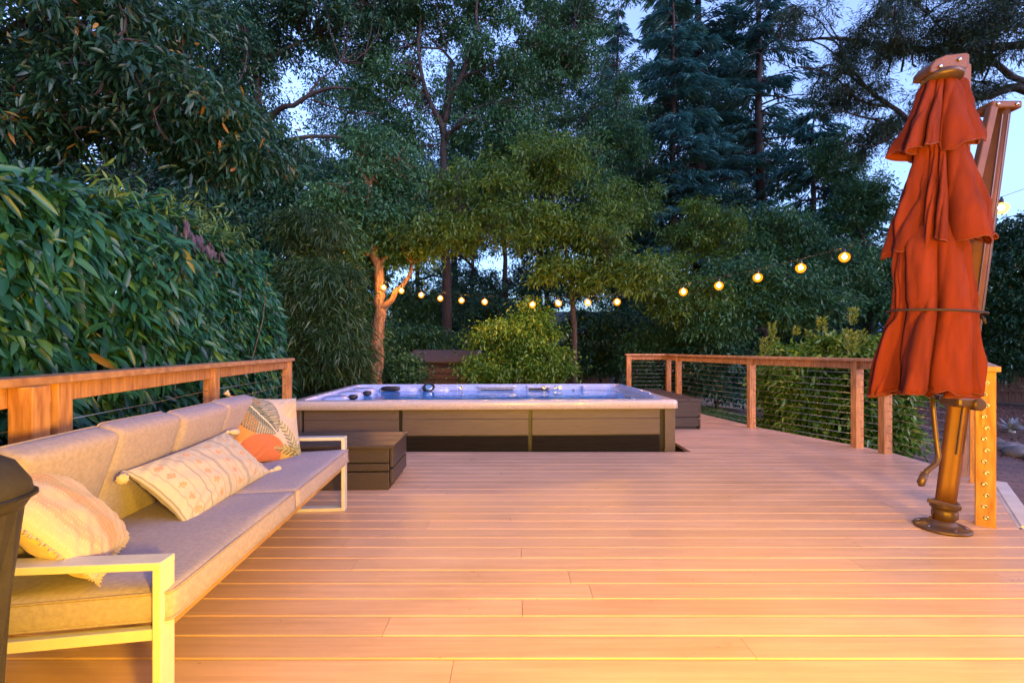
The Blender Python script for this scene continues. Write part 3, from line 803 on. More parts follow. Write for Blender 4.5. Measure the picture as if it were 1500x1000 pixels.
# ================================================================== covered grill at the left edge
gr = empty('covered_grill', (-1.575, 0.90, 0), 0, 'barbecue under a charcoal fitted cover at the near end of the sofa', 'barbecue')
mb = MB()
def rr(sx, sy, r, z, dx=0, n=5, wob=0.0):
    pts = []
    for cx, cy, a0 in ((sx / 2 - r, sy / 2 - r, 0), (-sx / 2 + r, sy / 2 - r, 90), (-sx / 2 + r, -sy / 2 + r, 180), (sx / 2 - r, -sy / 2 + r, 270)):
        for k in range(n + 1):
            a = R(a0 + 90 * k / n)
            w = 1 + wob * math.sin(7 * a + z * 9)
            pts.append(Vector((dx + (cx + r * math.cos(a)) * w, (cy + r * math.sin(a)) * w, z)))
    return pts
lp = [rr(0.66, 0.50, 0.08, 0.02, wob=.02), rr(0.68, 0.52, 0.09, 0.25, wob=.02), rr(0.745, 0.54, 0.10, 0.60, wob=.012), rr(0.79, 0.55, 0.10, 0.815, wob=.005)]
mb.loft(lp, True, True); mb.build('skirt', M['cover'], gr, smooth=False, bevel=0.0)
mb = MB()
lp = [rr(0.79, 0.55, 0.10, 0.81), rr(0.835, 0.57, 0.11, 0.845), rr(0.83, 0.57, 0.12, 0.875), rr(0.79, 0.54, 0.13, 0.925), rr(0.70, 0.46, 0.14, 0.965), rr(0.54, 0.32, 0.12, 0.99), rr(0.3, 0.15, 0.06, 1.0)]
mb.loft(lp, True, True); mb.build('hood', M['cover'], gr, smooth=True)
mb = MB(); mb.tube(rr(0.838, 0.572, 0.11, 0.846) + [rr(0.838, 0.572, 0.11, 0.846)[0]], 0.006, 6, False); mb.build('seam', M['black'], gr, smooth=True)

# ================================================================== swim spa
TA = R(2.0)
TW, TD = 4.66, 2.62
spa = empty('swim_spa', (-0.36, 6.76, 0), TA, 'long swim spa of blue water in a taupe cabinet sunk into the deck', 'swim spa')
def rloop(sx, sy, r, z, n=6, cx=0, cy=0): return [Vector((cx + p.x, cy + p.y, z)) for p in rr(sx, sy, r, z, n=n)]
LT = 0.578
mb = MB()
lps = [rloop(TW - .05, TD - .05, .06, LT - .105), rloop(TW, TD, .085, LT - .10), rloop(TW, TD, .085, LT - .03), rloop(TW - .015, TD - .015, .08, LT - .010), rloop(TW - .05, TD - .05, .075, LT), rloop(TW - .24, TD - .22, .10, LT + .006), rloop(TW - .27, TD - .25, .11, LT + .004)]
mb.loft(lps); mb.build('lip', M['lip'], spa, smooth=True)
mb = MB()
lps = [rloop(TW - .27, TD - .25, .11, LT + .004), rloop(TW - .30, TD - .28, .11, LT - .012), rloop(TW - .36, TD - .33, .12, LT - .06), rloop(TW - .42, TD - .38, .14, LT - .20), rloop(TW - .52, TD - .46, .16, LT - .55), rloop(TW - .8, TD - .7, .2, LT - .85)]
mb.loft(lps, False, True); shell = mb.build('shell', M['shell'], spa, smooth=True)
WZ = LT - 0.092
mb = MB()
lw = rloop(TW - .40, TD - .36, .13, WZ, 8)
mb.add([Vector((0, 0, WZ))] + lw, [(0, 1 + i, 1 + (i + 1) % len(lw)) for i in range(len(lw))]); mb.build('water', M['water'], spa)
# cabinet: recessed liner, front panels in two tones, black channels, corner posts
hw, hd = TW / 2 - 0.045, TD / 2 - 0.045
mb = MB(); mb.box(-hw + .03, hw - .03, -hd + .03, hd - .03, -0.40, LT - .11); mb.build('cabinet_core', M['black'], spa)
for sx in (-1, 1):
    for sy in (-1, 1):
        mb = MB(); x = sx * (hw - .06); y = sy * (hd - .06); mb.box(x - .065, x + .065, y - .065, y + .065, -0.40, LT - .103); mb.build('corner_post', M['cab'], spa, bevel=0.008)
divs = [-hw + .13, -hw + 1.28, -hw + 2.82, hw - .16]
def panel(f0, f1, side):
    def bxx(mb, a, b, o0, o1, z0, z1):
        if side == 0: mb.box(a, b, -hd + .03 - o1, -hd + .03 - o0, z0, z1)
        elif side == 1: mb.box(hw - .03 + o0, hw - .03 + o1, a, b, z0, z1)
        else: mb.box(-hw + .03 - o1, -hw + .03 - o0, a, b, z0, z1)
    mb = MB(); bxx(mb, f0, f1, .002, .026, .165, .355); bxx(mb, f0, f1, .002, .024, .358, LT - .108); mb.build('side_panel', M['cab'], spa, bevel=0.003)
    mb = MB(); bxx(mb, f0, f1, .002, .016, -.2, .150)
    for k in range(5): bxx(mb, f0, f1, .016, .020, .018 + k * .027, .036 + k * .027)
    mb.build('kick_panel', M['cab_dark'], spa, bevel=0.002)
for i in range(3): panel(divs[i] + .022, divs[i + 1] - .022, 0)
for k in (-1, 0):
    panel(k * (hd - .14) + .02, (k + 1) * (hd - .14) - .02, 1); panel(k * (hd - .14) + .02, (k + 1) * (hd - .14) - .02, -1)
# fittings along the far inner wall
iw = TD / 2 - 0.165
def fit_box(name, x, w, z0, z1, m, dep=0.03, bev=0.01, y=None):
    mb = MB(); yy = iw if y is None else y
    mb.box(x - w / 2, x + w / 2, yy - dep, yy + .02, z0, z1); return mb.build(name, m, spa, bevel=bev)
fit_box('headrest', 0.14, 0.56, LT - .128, LT - .083, M['black'], .06, .014)
fit_box('headrest', 0.86, 0.34, LT - .118, LT - .074, M['black'], .06, .014)
fit_box('pillow_recess', 0.86, .42, LT - .06, LT - .012, M['shell'], .05, .012)
fit_box('pillow_recess', 0.14, .66, LT - .05, LT - .012, M['shell'], .05, .012)
fit_box('corner_ledge', 1.80, .40, LT - .10, LT - .014, M['shell'], .10, .02)
fit_box('corner_ledge', -0.95, .9, LT - .11, LT - .016, M['shell'], .08, .03)
def disc(name, x, z, r, m, y=None, tilt=0):
    mb = MB(); mb.lathe((x, (iw if y is None else y) - .02, z), [(r * .25, -.012), (r * .3, .0), (r * .62, .001), (r * .66, .010), (r * .95, .010), (r, -.002)][::-1], 20, 'y'); return mb.build(name, m, spa, smooth=True)
for x, z, r in ((-.46, -.045, .032), (1.14, -.045, .035), (1.22, -.045, .035), (.95, -.04, .035), (-.62, -.11, .03), (-.34, -.115, .03), (1.45, -.09, .028)):
    disc('jet', x, LT + z, r, M['chrome'], iw - .055)
# left end: moulded seats with dark head pads, a round filter cover
def blob(name, c, r, m):
    bm = bmesh.new(); bmesh.ops.create_uvsphere(bm, u_segments=24, v_segments=14, radius=1)
    for v in bm.verts:
        p = v.co.copy()
        v.co = Vector((math.copysign(abs(p.x) ** .7, p.x) * r[0], math.copysign(abs(p.y) ** .7, p.y) * r[1], math.copysign(abs(p.z) ** .7, p.z) * r[2])) + Vector(c)
    return link_bm(name, bm, m, spa)
lx = -TW / 2 + .30
blob('seat_shoulder', (lx + .02, -.55, LT - .09), (.17, .20, .085), M['shell'])
blob('seat_shoulder', (lx + .03, .05, LT - .09), (.18, .17, .09), M['shell'])
blob('seat_shoulder', (lx + .06, .62, LT - .085), (.20, .20, .085), M['shell'])
blob('head_pad', (lx + .17, -.28, LT - .055), (.06, .075, .035), M['black'])
blob('head_pad', (lx + .21, .28, LT - .055), (.06, .075, .035), M['black'])
blob('seat_shoulder', (lx + .52, iw - .06, LT - .10), (.34, .10, .088), M['shell'])
blob('head_pad', (lx + .40, iw - .15, LT - .050), (.16, .05, .042), M['black'])
blob('seat_shoulder', (lx + 1.12, iw - .05, LT - .10), (.26, .12, .09), M['shell'])
fc = Vector((lx + 1.03, iw - .15, LT - .030))
m4 = Matrix.Rotation(R(40), 4, 'X')
mb = MB(); mb.lathe(fc, [(.03, -.02), (.09, -.02), (.105, .0), (.09, .012), (.075, .004), (.07, -.002)], 32, 'z', m4); mb.build('filter_ring', M['black'], spa, smooth=True)
mb = MB(); mb.lathe(fc, [(.07, -.01), (.07, .006), (.06, .016), (.035, .018), (.002, .018)], 32, 'z', m4); mb.build('filter_cover', M['chrome'], spa, smooth=True)
# right end: sloped end wall with a grab rail and a handle
mb = MB(); mb.tube([(TW / 2 - .17, -.75, LT + .012), (TW / 2 - .17, -.72, LT + .03), (TW / 2 - .19, .68, LT + .03), (TW / 2 - .19, .72, LT + .012)], .016, 10); mb.build('grab_rail', M['shell'], spa, smooth=True)
mb = MB(); mb.tube([(TW / 2 - .24, -.34, LT - .10), (TW / 2 - .30, -.30, LT - .08), (TW / 2 - .30, -.02, LT - .08), (TW / 2 - .24, .02, LT - .10)], .014, 10); mb.build('grab_handle', M['chrome'], spa, smooth=True)

# ================================================================== spa steps
def steps(label, loc, rz, W, D, H, tiers=3):
    """W across, D deep; slatted block: front planks, side planks, top planks with an overhang"""
    r = empty('spa_step', loc, rz, label, 'step', 'dark spa steps')
    mb = MB(); nb = 3; g = .008; pw = (D + .02) / nb
    for k in range(nb): mb.box(-W / 2 - .012, W / 2 + .018, -.02 + k * pw, -.02 + (k + 1) * pw - g, H - .032, H)
    mb.build('tread', M['step'], r, bevel=0.005)
    mb = MB(); zz = [0.0, .135, .150, .20, .215, H - .034]
    zz = [(0.004, .150), (.163, .222), (.234, H - .034)]
    for a, b in zz: mb.box(-W / 2, W / 2 - .028, 0, .026, a, b)
    mb.build('front_plank', M['step'], r, bevel=0.004)
    for a, b in ((0.045, .17), (.185, H - .034)):
        for x in (-W / 2, W / 2 - .026):
            mb = MB(); mb.box(x, x + .026, .03, D, a, b); mb.build('side_plank', M['step'], r, bevel=0.004)
    mb = MB(); mb.box(-W / 2 + .03, W / 2 - .03, .03, D - .01, 0.0, H - .04); mb.build('core', M['black'], r)
    return r
steps('dark slatted spa step beside the far arm of the sofa', (-1.575, 3.89, 0), R(2), 1.12, .62, .385)
steps('dark slatted spa bench along the right end of the swim spa', (2.475, 7.55, 0), R(93), 1.62, .60, .445).location = (2.76, 7.66, 0)

# ================================================================== cantilever umbrella, furled
UB = Vector((2.87, 3.08, 0))
um = empty('cantilever_umbrella', UB, 0, 'furled terracotta umbrella tied to a leaning bronze mast', 'umbrella')
top = Vector((3.40, 3.22, 2.87)) - UB
mdir = top.normalized()
def mast_at(z): return mdir * (z / mdir.z)
mb = MB()
lps = []
for z in (0.055, 0.3, 0.8, 1.5, 2.2, top.z):
    c = mast_at(z); w = 0.058 + 0.012 * min(1, z / 1.5)
    lps.append([c + Vector((w * math.cos(a) * (1 + .10 * math.cos(4 * a)), 0.055 * math.sin(a) * (1 + .10 * math.cos(4 * a)), 0)) for a in np.linspace(0, 2 * PI, 32, endpoint=False)])
mb.loft(lps, True, True); mb.build('mast', M['bronze'], um, smooth=True)
mb = MB()
for o_ in (-.030, .012):
    mb.beam(mast_at(.5) + Vector((o_, -.0585, 0)), mast_at(2.8) + Vector((o_ - .002, -.0600, 0)), .007, .006, (0, 1, 0))
mb.build('track', M['bronze_dark'], um)
mb = MB(); c = top
mb.box(c.x - .125, c.x + .085, c.y - .072, c.y + .072, c.z - .03, c.z + .022); mb.build('mast_cap', M['bronze'], um, bevel=0.012)
for dx in (-.085, .045):
    mb = MB(); mb.lathe((c.x + dx, c.y - .075, c.z - .005), [(.011, -.004), (.011, .004), (.004, .007)], 12, 'y'); mb.build('bolt', M['chrome'], um, smooth=True)
D2 = 2.86
sa = at(1453, 158, 3.14) - UB; sb = at(1414, 330, 3.06) - UB
mb = MB(); mb.beam(sa, sb, .052, .042, (0, 1, 0)); mb.build('strut', M['bronze'], um, bevel=0.006)
ba = at(1411, 96, 3.0) - UB; bb = at(1408, 470, 3.02) - UB
mb = MB(); mb.beam(ba, bb, .064, .050, (0, 1, 0)); mb.build('boom', M['bronze'], um, bevel=0.008)
# hub bracket over the canopy
mb = MB()
q = [at(1363, 106, 2.83), at(1364, 96, 2.83), at(1371, 87, 2.83), at(1386, 80.5, 2.83), at(1417, 77, 2.83), at(1421, 80, 2.83), at(1420, 97, 2.83), at(1416, 100, 2.83), at(1386, 105, 2.83)]
f0 = [p - UB for p in q]; f1 = [p + Vector((0, .13, 0)) for p in f0]
mb.loft([f0, f1], True, True); mb.build('hub_bracket', M['bronze'], um, bevel=0.006)
for px, py in ((1378, 97), (1406, 87)):
    p = at(px, py, 2.825) - UB; mb = MB(); mb.lathe(p, [(.011, -.006), (.011, .004), (.004, .007)], 12, 'y'); mb.build('bolt', M['chrome'], um, smooth=True)
mb = MB(); p = at(1380, 112, 2.88) - UB; mb.lathe(p, [(.10, -.03), (.105, .0), (.08, .018), (.03, .03)], 24); mb.build('crown_plate', M['bronze_dark'], um, smooth=True)
# the furled cloth: three tiers of deep folds
NT = 288
def fold(a, k, ph, sharp=0.6):
    s = math.sin(a * k / 2 + ph); return 2 * abs(s) ** sharp - 1
def tier(name, rows, seed, hemw, tilt=(0, 0), amp0=0.1, flat=.62, parent=None, kf=(9, 14)):
    """rows: (px, py, half width px) from top to bottom; folds deepen downward"""
    rng = np.random.default_rng(seed); ph = rng.uniform(0, 6.28, 6)
    n = 34; lps = []
    rows = np.array(rows, float)
    for i in range(n):
        t = i / (n - 1)
        tt = t * (len(rows) - 1); k = min(int(tt), len(rows) - 2); f = tt - k; f = f * f * (3 - 2 * f) if False else f
        px, py, hw_ = rows[k] * (1 - f) + rows[k + 1] * f
        c = at(px, py, D2 + .06) - UB; rad = .95 * hw_ / F * (D2 + .06)
        lp = []
        for j in range(NT):
            a = 2 * PI * j / NT + 0.10 * math.sin(3 * t + ph[3]) 
            am = amp0 * (0.35 + 0.9 * t)
            warp = a + .30 * math.sin(2 * a + ph[0] + .5 * t) + .13 * math.sin(5 * a + ph[1] + 1.6 * t)
            lob = 1 + .45 * math.sin(2 * a + ph[1]) * math.sin(a + ph[4]); fo = .62 * lob * fold(warp, kf[0], ph[2], .9) + .22 * fold(warp + .2 * math.sin(4 * t + a), kf[1], ph[4] + .8 * t, .8) * (1 - .3 * t) + .25 * math.sin(3 * a + ph[5] + t)
            nv = mnoise.noise(Vector((2.2 * math.cos(a) + seed, 2.2 * math.sin(a), 3.2 * t))); nv2 = mnoise.noise(Vector((5 * math.cos(a), 5 * math.sin(a) + seed, 6 * t)))
            r_ = rad * (1 + am * fo + .10 * nv + .05 * nv2) * (1 - am * .42)
            hem = t ** 3 * (-hemw * (.7 * fold(warp, kf[0], ph[2], 1.2) + .5 * math.sin(2 * a + ph[1])) + tilt[0] * math.cos(a) + tilt[1] * math.sin(a) + .06 * nv + .03 * nv2)
            cr = .004 * math.sin(37 * t + 5 * a + ph[2]) * math.sin(11 * a + 9 * t)
            lp.append(c + Vector(((r_ + cr) * math.cos(a), (r_ + cr) * flat * math.sin(a), hem)))
        lps.append(lp)
    mb = MB(); mb.loft(lps); o = mb.build(name, M['canopy'], parent or um, smooth=True)
    md = o.modifiers.new('thick', 'SOLIDIFY'); md.thickness = .003
    hb = MB(); hb.tube(lps[-1] + [lps[-1][0]], .005, 5, False); hb.build('hem', M['hem'], o, smooth=True)
    return o
t3 = tier('canopy_tier', [(1370, 330, 34), (1368, 362, 48), (1368, 405, 51), (1369, 440, 53), (1370, 456, 54), (1367, 480, 59), (1360, 530, 69), (1355, 576, 75)], 11, .022, (-.0, -.02), .46, kf=(10, 17))
t2 = tier('canopy_tier', [(1378, 200, 30), (1380, 232, 38), (1381, 270, 49), (1382, 315, 63), (1383, 356, 74)], 23, .022, (.05, .0), .50, kf=(9, 16))
t1 = tier('canopy_tier', [(1380, 113, 19), (1380, 122, 28), (1378, 150, 38), (1375, 185, 50), (1373, 218, 62)], 37, .026, (.055, .0), .46, kf=(8, 13))
for t_ in (t1, t2, t3): pass
lp = []
for j in range(65):
    a = 2 * PI * j / 64; c = at(1371, 456 + 3 * math.cos(a) + 2, D2 + .06) - UB
    lp.append(c + Vector((.272 * math.cos(a), .272 * .66 * math.sin(a), 0)))
mb = MB(); mb.tube(lp, .0075, 8, False)
p = at(1441, 467, D2) - UB; mb.tube([lp[0], p, p + Vector((.012, 0, -.03))], [.008, .010, .006], 8); mb.build('tie_strap', M['strap'], um, smooth=True)
# crank, collar, foot
mb = MB()
hz = [at(1366, 582, 2.98), at(1367, 600, 2.97), at(1371, 640, 2.96), at(1375, 668, 2.95), at(1371, 679, 2.94), at(1358, 689, 2.93), at(1354, 696, 2.92)]
mb.tube([p - UB for p in hz], [.014, .014, .015, .017, .017, .016, .016], 10); h0 = mb.build('crank_handle', M['bronze_dark'], um, smooth=True)
mb = MB(); mb.tube([p - UB for p in (at(1355, 692, 2.925), at(1349, 707, 2.92), at(1350, 711, 2.92))], [.021, .022, .016], 12); mb.build('crank_grip', M['bronze_dark'], h0, smooth=True)
c = mast_at(.84)
mb = MB(); mb.box(c.x - .085, c.x + .075, c.y - .085, c.y + .07, c.z - .03, c.z + .04); mb.build('crank_housing', M['bronze_dark'], um, bevel=0.02)
mb = MB(); p = at(1431, 592, 3.05) - UB; mb.lathe(p, [(.004, -.06), (.035, -.055), (.042, -.02), (.042, .02), (.035, .03), (.004, .03)][::-1], 20, 'y'); mb.beam(c + Vector((.04, -.04, .02)), p, .03, .03); mb.build('pivot', M['bronze_dark'], um, smooth=False, bevel=.004)
mb = MB(); mb.lathe((0, 0, 0), [(.148, .002), (.15, .014), (.135, .024), (.09, .028), (.072, .045), (.068, .06)], 40); bp_ = mb.build('base_plate', M['bronze_dark'], um, smooth=True)
for k in range(6):
    a = k * PI / 3 + .3; mb = MB(); mb.lathe((.118 * math.cos(a), .118 * math.sin(a), .024), [(.012, 0), (.012, .008), (.005, .010)], 6); mb.build('bolt', M['chrome'], bp_)
c = mast_at(.13)
mb = MB(); mb.lathe(c, [(.064, -.06), (.069, -.055), (.069, -.02), (.066, -.012), (.066, .005), (.078, .008), (.079, .040), (.072, .048), (.062, .048)], 32); cl_ = mb.build('collar', M['bronze_dark'], um, smooth=True)
mb = MB(); mb.beam(c + Vector((.03, -.082, .028)), c + Vector((-.19, -.085, .085)), .014, .026); mb.build('lever', M['bronze_dark'], cl_, bevel=.004)

# ================================================================== string of lit bulbs
px_b = [(562, 420, 11.0), (588, 425, 10.9), (617, 431, 10.8), (645, 436, 10.6), (676, 439, 10.4), (710, 441, 10.2), (780, 445, 9.8), (818, 443, 9.5),
        (861, 442, 9.2), (904, 441, 8.9), (1001, 426, 7.9), (1053, 417, 7.5), (1110, 405, 7.1), (1173, 391, 6.7), (1237, 375, 6.4), (1467, 303, 5.4)]
BP = [at(*b) for b in px_b]
PO = Vector((5.25, 5.05, 3.2))
BP2 = []
sl = empty('string_light', BP[0], 0, 'sagging string of glowing amber bulbs hung from the forked trunk across the garden', 'string lights')
O = BP[0]
wp = [BP[0] + Vector((-.25, 0, .16))] + [b + Vector((0, 0, .115)) for b in BP] + [Vector((6.6, 5.0, 3.3)), Vector((8.2, 4.9, 3.9))]
mb = MB(); mb.tube(wp, .003, 6); mb.build('wire', M['socket'], sl, origin=O, smooth=True)
for b in BP + BP2:
    mb = MB()
    r = .030
    mb.lathe(b, [(.003, -.086), (.034, -.077), (.060, -.050), (.070, -.014), (.060, .020), (.034, .040), (.016, .046)], 14)
    bo = mb.build('bulb', M['bulb'], sl, origin=O, smooth=True)
    mb = MB(); mb.lathe(b, [(.002, -.042), (.020, -.032), (.028, -.010), (.020, .012), (.002, .022)], 10); mb.build('filament', M['filament'], bo, origin=O, smooth=True)
    mb = MB(); mb.lathe(b, [(.017, .038), (.020, .045), (.020, .085), (.012, .095), (.008, .12)], 8); mb.build('socket', M['socket'], bo, origin=O, smooth=True)

# lanterns on the house behind the photographer
for i, (x, y, z, P) in enumerate(((0.6, -0.25, 1.12, 72), (2.6, -0.35, 1.12, 64))):
    ld = bpy.data.lights.new('porch_lantern', 'POINT'); ld.energy = P; ld.color = (1.0, 0.56, 0.035); ld.shadow_soft_size = 0.10
    lo = bpy.data.objects.new('porch_lantern', ld); col.objects.link(lo); lo.location = (x, y, z)
#PART3
# ================================================================== ground
mb = MB(); mb.add([(-250, -60, GZ), (250, -60, GZ), (250, 300, GZ), (-250, 300, GZ)], [(0, 1, 2, 3)])
tag(mb.build('ground', M['ground']), kind='structure')
mb = MB(); mb.add([(2.2, 8.8, GZ + .004), (4.6, 6.7, GZ + .004), (5.6, 8.6, GZ + .004), (5.4, 12.6, GZ + .004), (2.6, 13.2, GZ + .004)], [(0, 1, 2, 3, 4)])
tag(mb.build('lawn', M['lawn']), kind='structure')
mb = MB(); mb.add([(3.7, 13.4, GZ + .008), (6.8, 12.4, GZ + .008), (7.2, 14.8, GZ + .008), (4.4, 16.2, GZ + .008)], [(0, 1, 2, 3)])
tag(mb.build('garden_path', M['concrete']), kind='structure')
pth = [(7.4, -2), (6.6, 2.6), (5.9, 4.2), (6.0, 5.6), (6.5, 7.0), (7.2, 8.6), (8.2, 10.6)]
wd = [1.6, 1.7, 1.9, 1.8, 1.6, 1.5, 1.3]
mb = MB(); L_ = []
for i, ((x, y), w) in enumerate(zip(pth, wd)): L_ += [(x - w / 2 - .2, y, GZ + .012), (x + w / 2 + .2, y - .2, GZ + .012)]
mb.add(L_, [(2 * i, 2 * i + 1, 2 * i + 3, 2 * i + 2) for i in range(len(pth) - 1)])
tag(mb.build('brick_path', M['brick']), kind='structure')
mb = MB(); mb.add([(5.6, 2.0, GZ + .006), (14, 2.0, GZ + .006), (14, 16, GZ + .006), (7.0, 13, GZ + .006), (5.7, 8, GZ + .006)], [(0, 1, 2, 3, 4)])
tag(mb.build('mulch_bed', M['mulch']), kind='structure')
rng = np.random.default_rng(9)
n = 9000
P = np.stack([rng.uniform(7.3, 14, n), rng.uniform(3.5, 13, n), np.full(n, GZ + .012) + rng.random(n) * .02], 1)
tag(leaf_object('mulch_chips', P, rng.normal(size=(n, 3)) * np.array([1, 1, .3]), np.array([0, 0, 1.]) + rng.normal(size=(n, 3)) * .5, rng.uniform(.03, .09, n), .03, M['chip'], None, (0, 0, 0), 0, rng=rng), kind='stuff')
n = 15000
P = np.stack([rng.uniform(2.3, 5.6, n), rng.uniform(6.8, 13, n), np.full(n, GZ)], 1)
P = P[(P[:, 0] > 4.7 - (P[:, 1] - 6.7) * .9)]
n = len(P)
tag(leaf_object('grass', P, np.array([0, 0, 1.]) + rng.normal(size=(n, 3)) * .35, rng.normal(size=(n, 3)), rng.uniform(.05, .11, n), .012, M['grass'], None, (0, 0, 0), .1, rng=rng), kind='stuff')

# edging stones along the brick path
random.seed(8)
for k in range(11):
    t = k / 10; x = 7.05 + 1.55 * t + random.uniform(-.05, .05); y = 5.2 + 3.7 * t
    bm = bmesh.new(); bmesh.ops.create_icosphere(bm, subdivisions=2, radius=1)
    s = Vector((random.uniform(.17, .28), random.uniform(.13, .2), random.uniform(.08, .14)))
    for v in bm.verts: v.co = Vector((v.co.x * s.x, v.co.y * s.y, v.co.z * s.z)) * random.uniform(.85, 1.12)
    o = link_bm('edging_stone', bm, M['stone'], None); o.location = (x, y, GZ + .04); o.rotation_euler = (0, 0, random.uniform(0, 3))
    tag(o, 'grey rounded stone edging the brick path by the mulch bed', 'stone', 'edging stones along the brick path')
# pale spiky succulent
c = at(1482, 603, 9.0); c.z = GZ
ag = empty('succulent', c, 0, 'pale spiky rosette plant in the mulch at the right edge', 'plant')
n = 46; P = np.tile(np.array(c) + [0, 0, .04], (n, 1)); A = rng.normal(size=(n, 3)); A[:, 2] = np.abs(A[:, 2]) * .8 + .25
leaf_object('leaf', P, A, np.array([0, 0, 1.]) + rng.normal(size=(n, 3)) * .1, rng.uniform(.22, .36, n), .06, M['agave'], ag, c, .1, True, rng=rng)
mb = MB()
mb.lathe(c, [(.05, 0), (.06, .02), (.05, .06), (.01, .08)], 10); mb.build('stem', M['agave'], ag, origin=c, smooth=True)

# ================================================================== fences, shed, neighbours' houses
def fence(label, a, b, h, name='board_fence'):
    a, b = Vector((*a, GZ)), Vector((*b, GZ)); d = (b - a); L = d.length; d.normalize(); nn = Vector((-d.y, d.x, 0))
    r = empty(name, a, 0, label, 'fence', 'board fences round the garden'); mb = MB(); w = .14; k = 0
    while k * (w + .008) < L:
        p = a + d * (k * (w + .008)); hh = h + random.uniform(-.012, .012)
        q = p + d * w; t = nn * .018
        vs = [p, q, q + t, p + t]; vs = vs + [v + Vector((0, 0, hh)) for v in vs]
        mb.add(vs, [(0, 1, 5, 4), (1, 2, 6, 5), (2, 3, 7, 6), (3, 0, 4, 7), (4, 5, 6, 7)]); k += 1
    mb.build('boards', M['fence'], r, origin=a)
    mb = MB()
    for z in (.35, h - .25): mb.beam(a - nn * .03 + Vector((0, 0, z)), b - nn * .03 + Vector((0, 0, z)), .04, .09)
    mb.build('rail', M['fence'], r, origin=a)
    for k in range(int(L / 2.4) + 1):
        p = a + d * min(k * 2.4, L) - nn * .10; mb = MB(); mb.box(p.x - .045, p.x + .045, p.y - .045, p.y + .045, GZ, GZ + h + .05); mb.build('fence_post', M['fence'], r, origin=a)
    return r
fence('dark board fence behind the shed and the small round tree', (-12, 17.5), (3.6, 17.2), 1.75)
fence('dark board fence running off to the right behind the mulch bed', (8.0, 17.5), (19, 12.5), 1.8)
fence('tall dark board fence hidden behind the left hedge', (-4.6, -1.0), (-6.6, 14.5), 2.3)
# shed
c = at(642, 560, 12.4); c.z = GZ
sh = empty('garden_shed', c, R(-8), 'low brown shed with a sloping roof and pale edge trim', 'shed')
W, D_, H0, H1 = 1.75, 1.7, 1.30, 1.56
mb = MB()
zb = 0
for k in range(8):
    z0 = k * .165; mb.add([(-W / 2, 0 - .035, z0), (W / 2, -.035, z0), (W / 2, .0, z0 + .165), (-W / 2, 0, z0 + .165), (-W / 2, .05, z0), (W / 2, .05, z0)], [(0, 1, 2, 3), (0, 4, 5, 1)])
mb.build('front_wall', M['shedwall'], sh)
mb = MB()
for x in (-W / 2, W / 2): mb.add([(x, 0, 0), (x, D_, 0), (x, D_, H0 + .1), (x, D_ / 2, H1), (x, 0, H0)], [(0, 1, 2, 3, 4)])
mb.add([(-W / 2, D_, 0), (W / 2, D_, 0), (W / 2, D_, H0), (-W / 2, D_, H0)], [(0, 1, 2, 3)]); mb.build('wall', M['shedwall'], sh)
mb = MB(); mb.beam((0, -.15, H0 - .02), (0, D_ / 2, H1 + .02), W + .2, .05); mb.beam((0, D_ / 2, H1 + .02), (0, D_ + .12, H0 + .06), W + .2, .05); mb.build('roof', M['shedroof'], sh, bevel=.005)
mb = MB(); mb.beam((W / 2 + .11, -.17, H0 - .02), (W / 2 + .11, D_ / 2, H1 + .025), .03, .07); mb.beam((W / 2 + .02, -.02, 0), (W / 2 + .02, -.02, H0), .04, .04, (1, 0, 0)); mb.build('trim', M['trim'], sh)
mb = MB()
for k in range(9): mb.box(W / 2 + .004, W / 2 + .02, .08 + k * .2, .10 + k * .2, .02, H0); 
mb.build('side_batten', M['trim'], sh)

def house(label, c, rz, W, D_, H, RH, wins, roofm, name='house'):
    r = empty(name, c, rz, label, 'house', 'houses glimpsed through the trees')
    mb = MB(); mb.box(-W / 2, W / 2, 0, D_, 0, H)
    for x in (-W / 2, W / 2): pass
    mb.build('wall', M['siding'], r)
    mb = MB(); e = .4
    mb.add([(-W / 2 - e, -e, H - .02), (W / 2 + e, -e, H - .02), (W / 2 + e, D_ / 2, H + RH), (-W / 2 - e, D_ / 2, H + RH), (W / 2 + e, D_ + e, H - .02), (-W / 2 - e, D_ + e, H - .02)], [(0, 1, 2, 3), (3, 2, 4, 5), (1, 4, 2), (0, 3, 5), (0, 5, 4, 1)]); mb.build('roof', roofm, r)
    mb = MB(); mb.box(-W / 2 - e, W / 2 + e, -e - .05, -e - .002, H - .16, H + .01); mb.build('gutter', M['trim'], r)
    for x, z, w, h in wins:
        mb = MB(); t = .07
        mb.box(x - w / 2 - t, x + w / 2 + t, -.05, -.003, z + h, z + h + t); mb.box(x - w / 2 - t, x + w / 2 + t, -.06, -.003, z - t, z)
        mb.box(x - w / 2 - t, x - w / 2, -.05, -.003, z, z + h); mb.box(x + w / 2, x + w / 2 + t, -.05, -.003, z, z + h)
        wo = mb.build('window', M['trim'], r)
        mb = MB(); mb.box(x - w / 2, x + w / 2, -.02, -.004, z, z + h); mb.build('blind', M['blind'], wo)
    return r
c = at(690, 500, 24); c.z = GZ
house('pale blue house with blinds behind the trees left of centre', c, R(4), 9.5, 7, 2.55, .7, [(-3.3, 1.35, 1.1, .8), (-1.6, 1.35, 1.1, .8), (.9, 1.35, 1.2, .8), (2.9, 1.35, 1.0, .8)], M['roofing'])
c = at(1260, 500, 24); c.z = GZ
house('house with a blue roof beyond the bright shrub', c, R(-6), 9, 7, 2.3, 1.1, [(-2, .9, 1.2, .9), (1.6, .9, 1.2, .9)], M['tarp'])
c = at(905, 500, 30); c.z = GZ
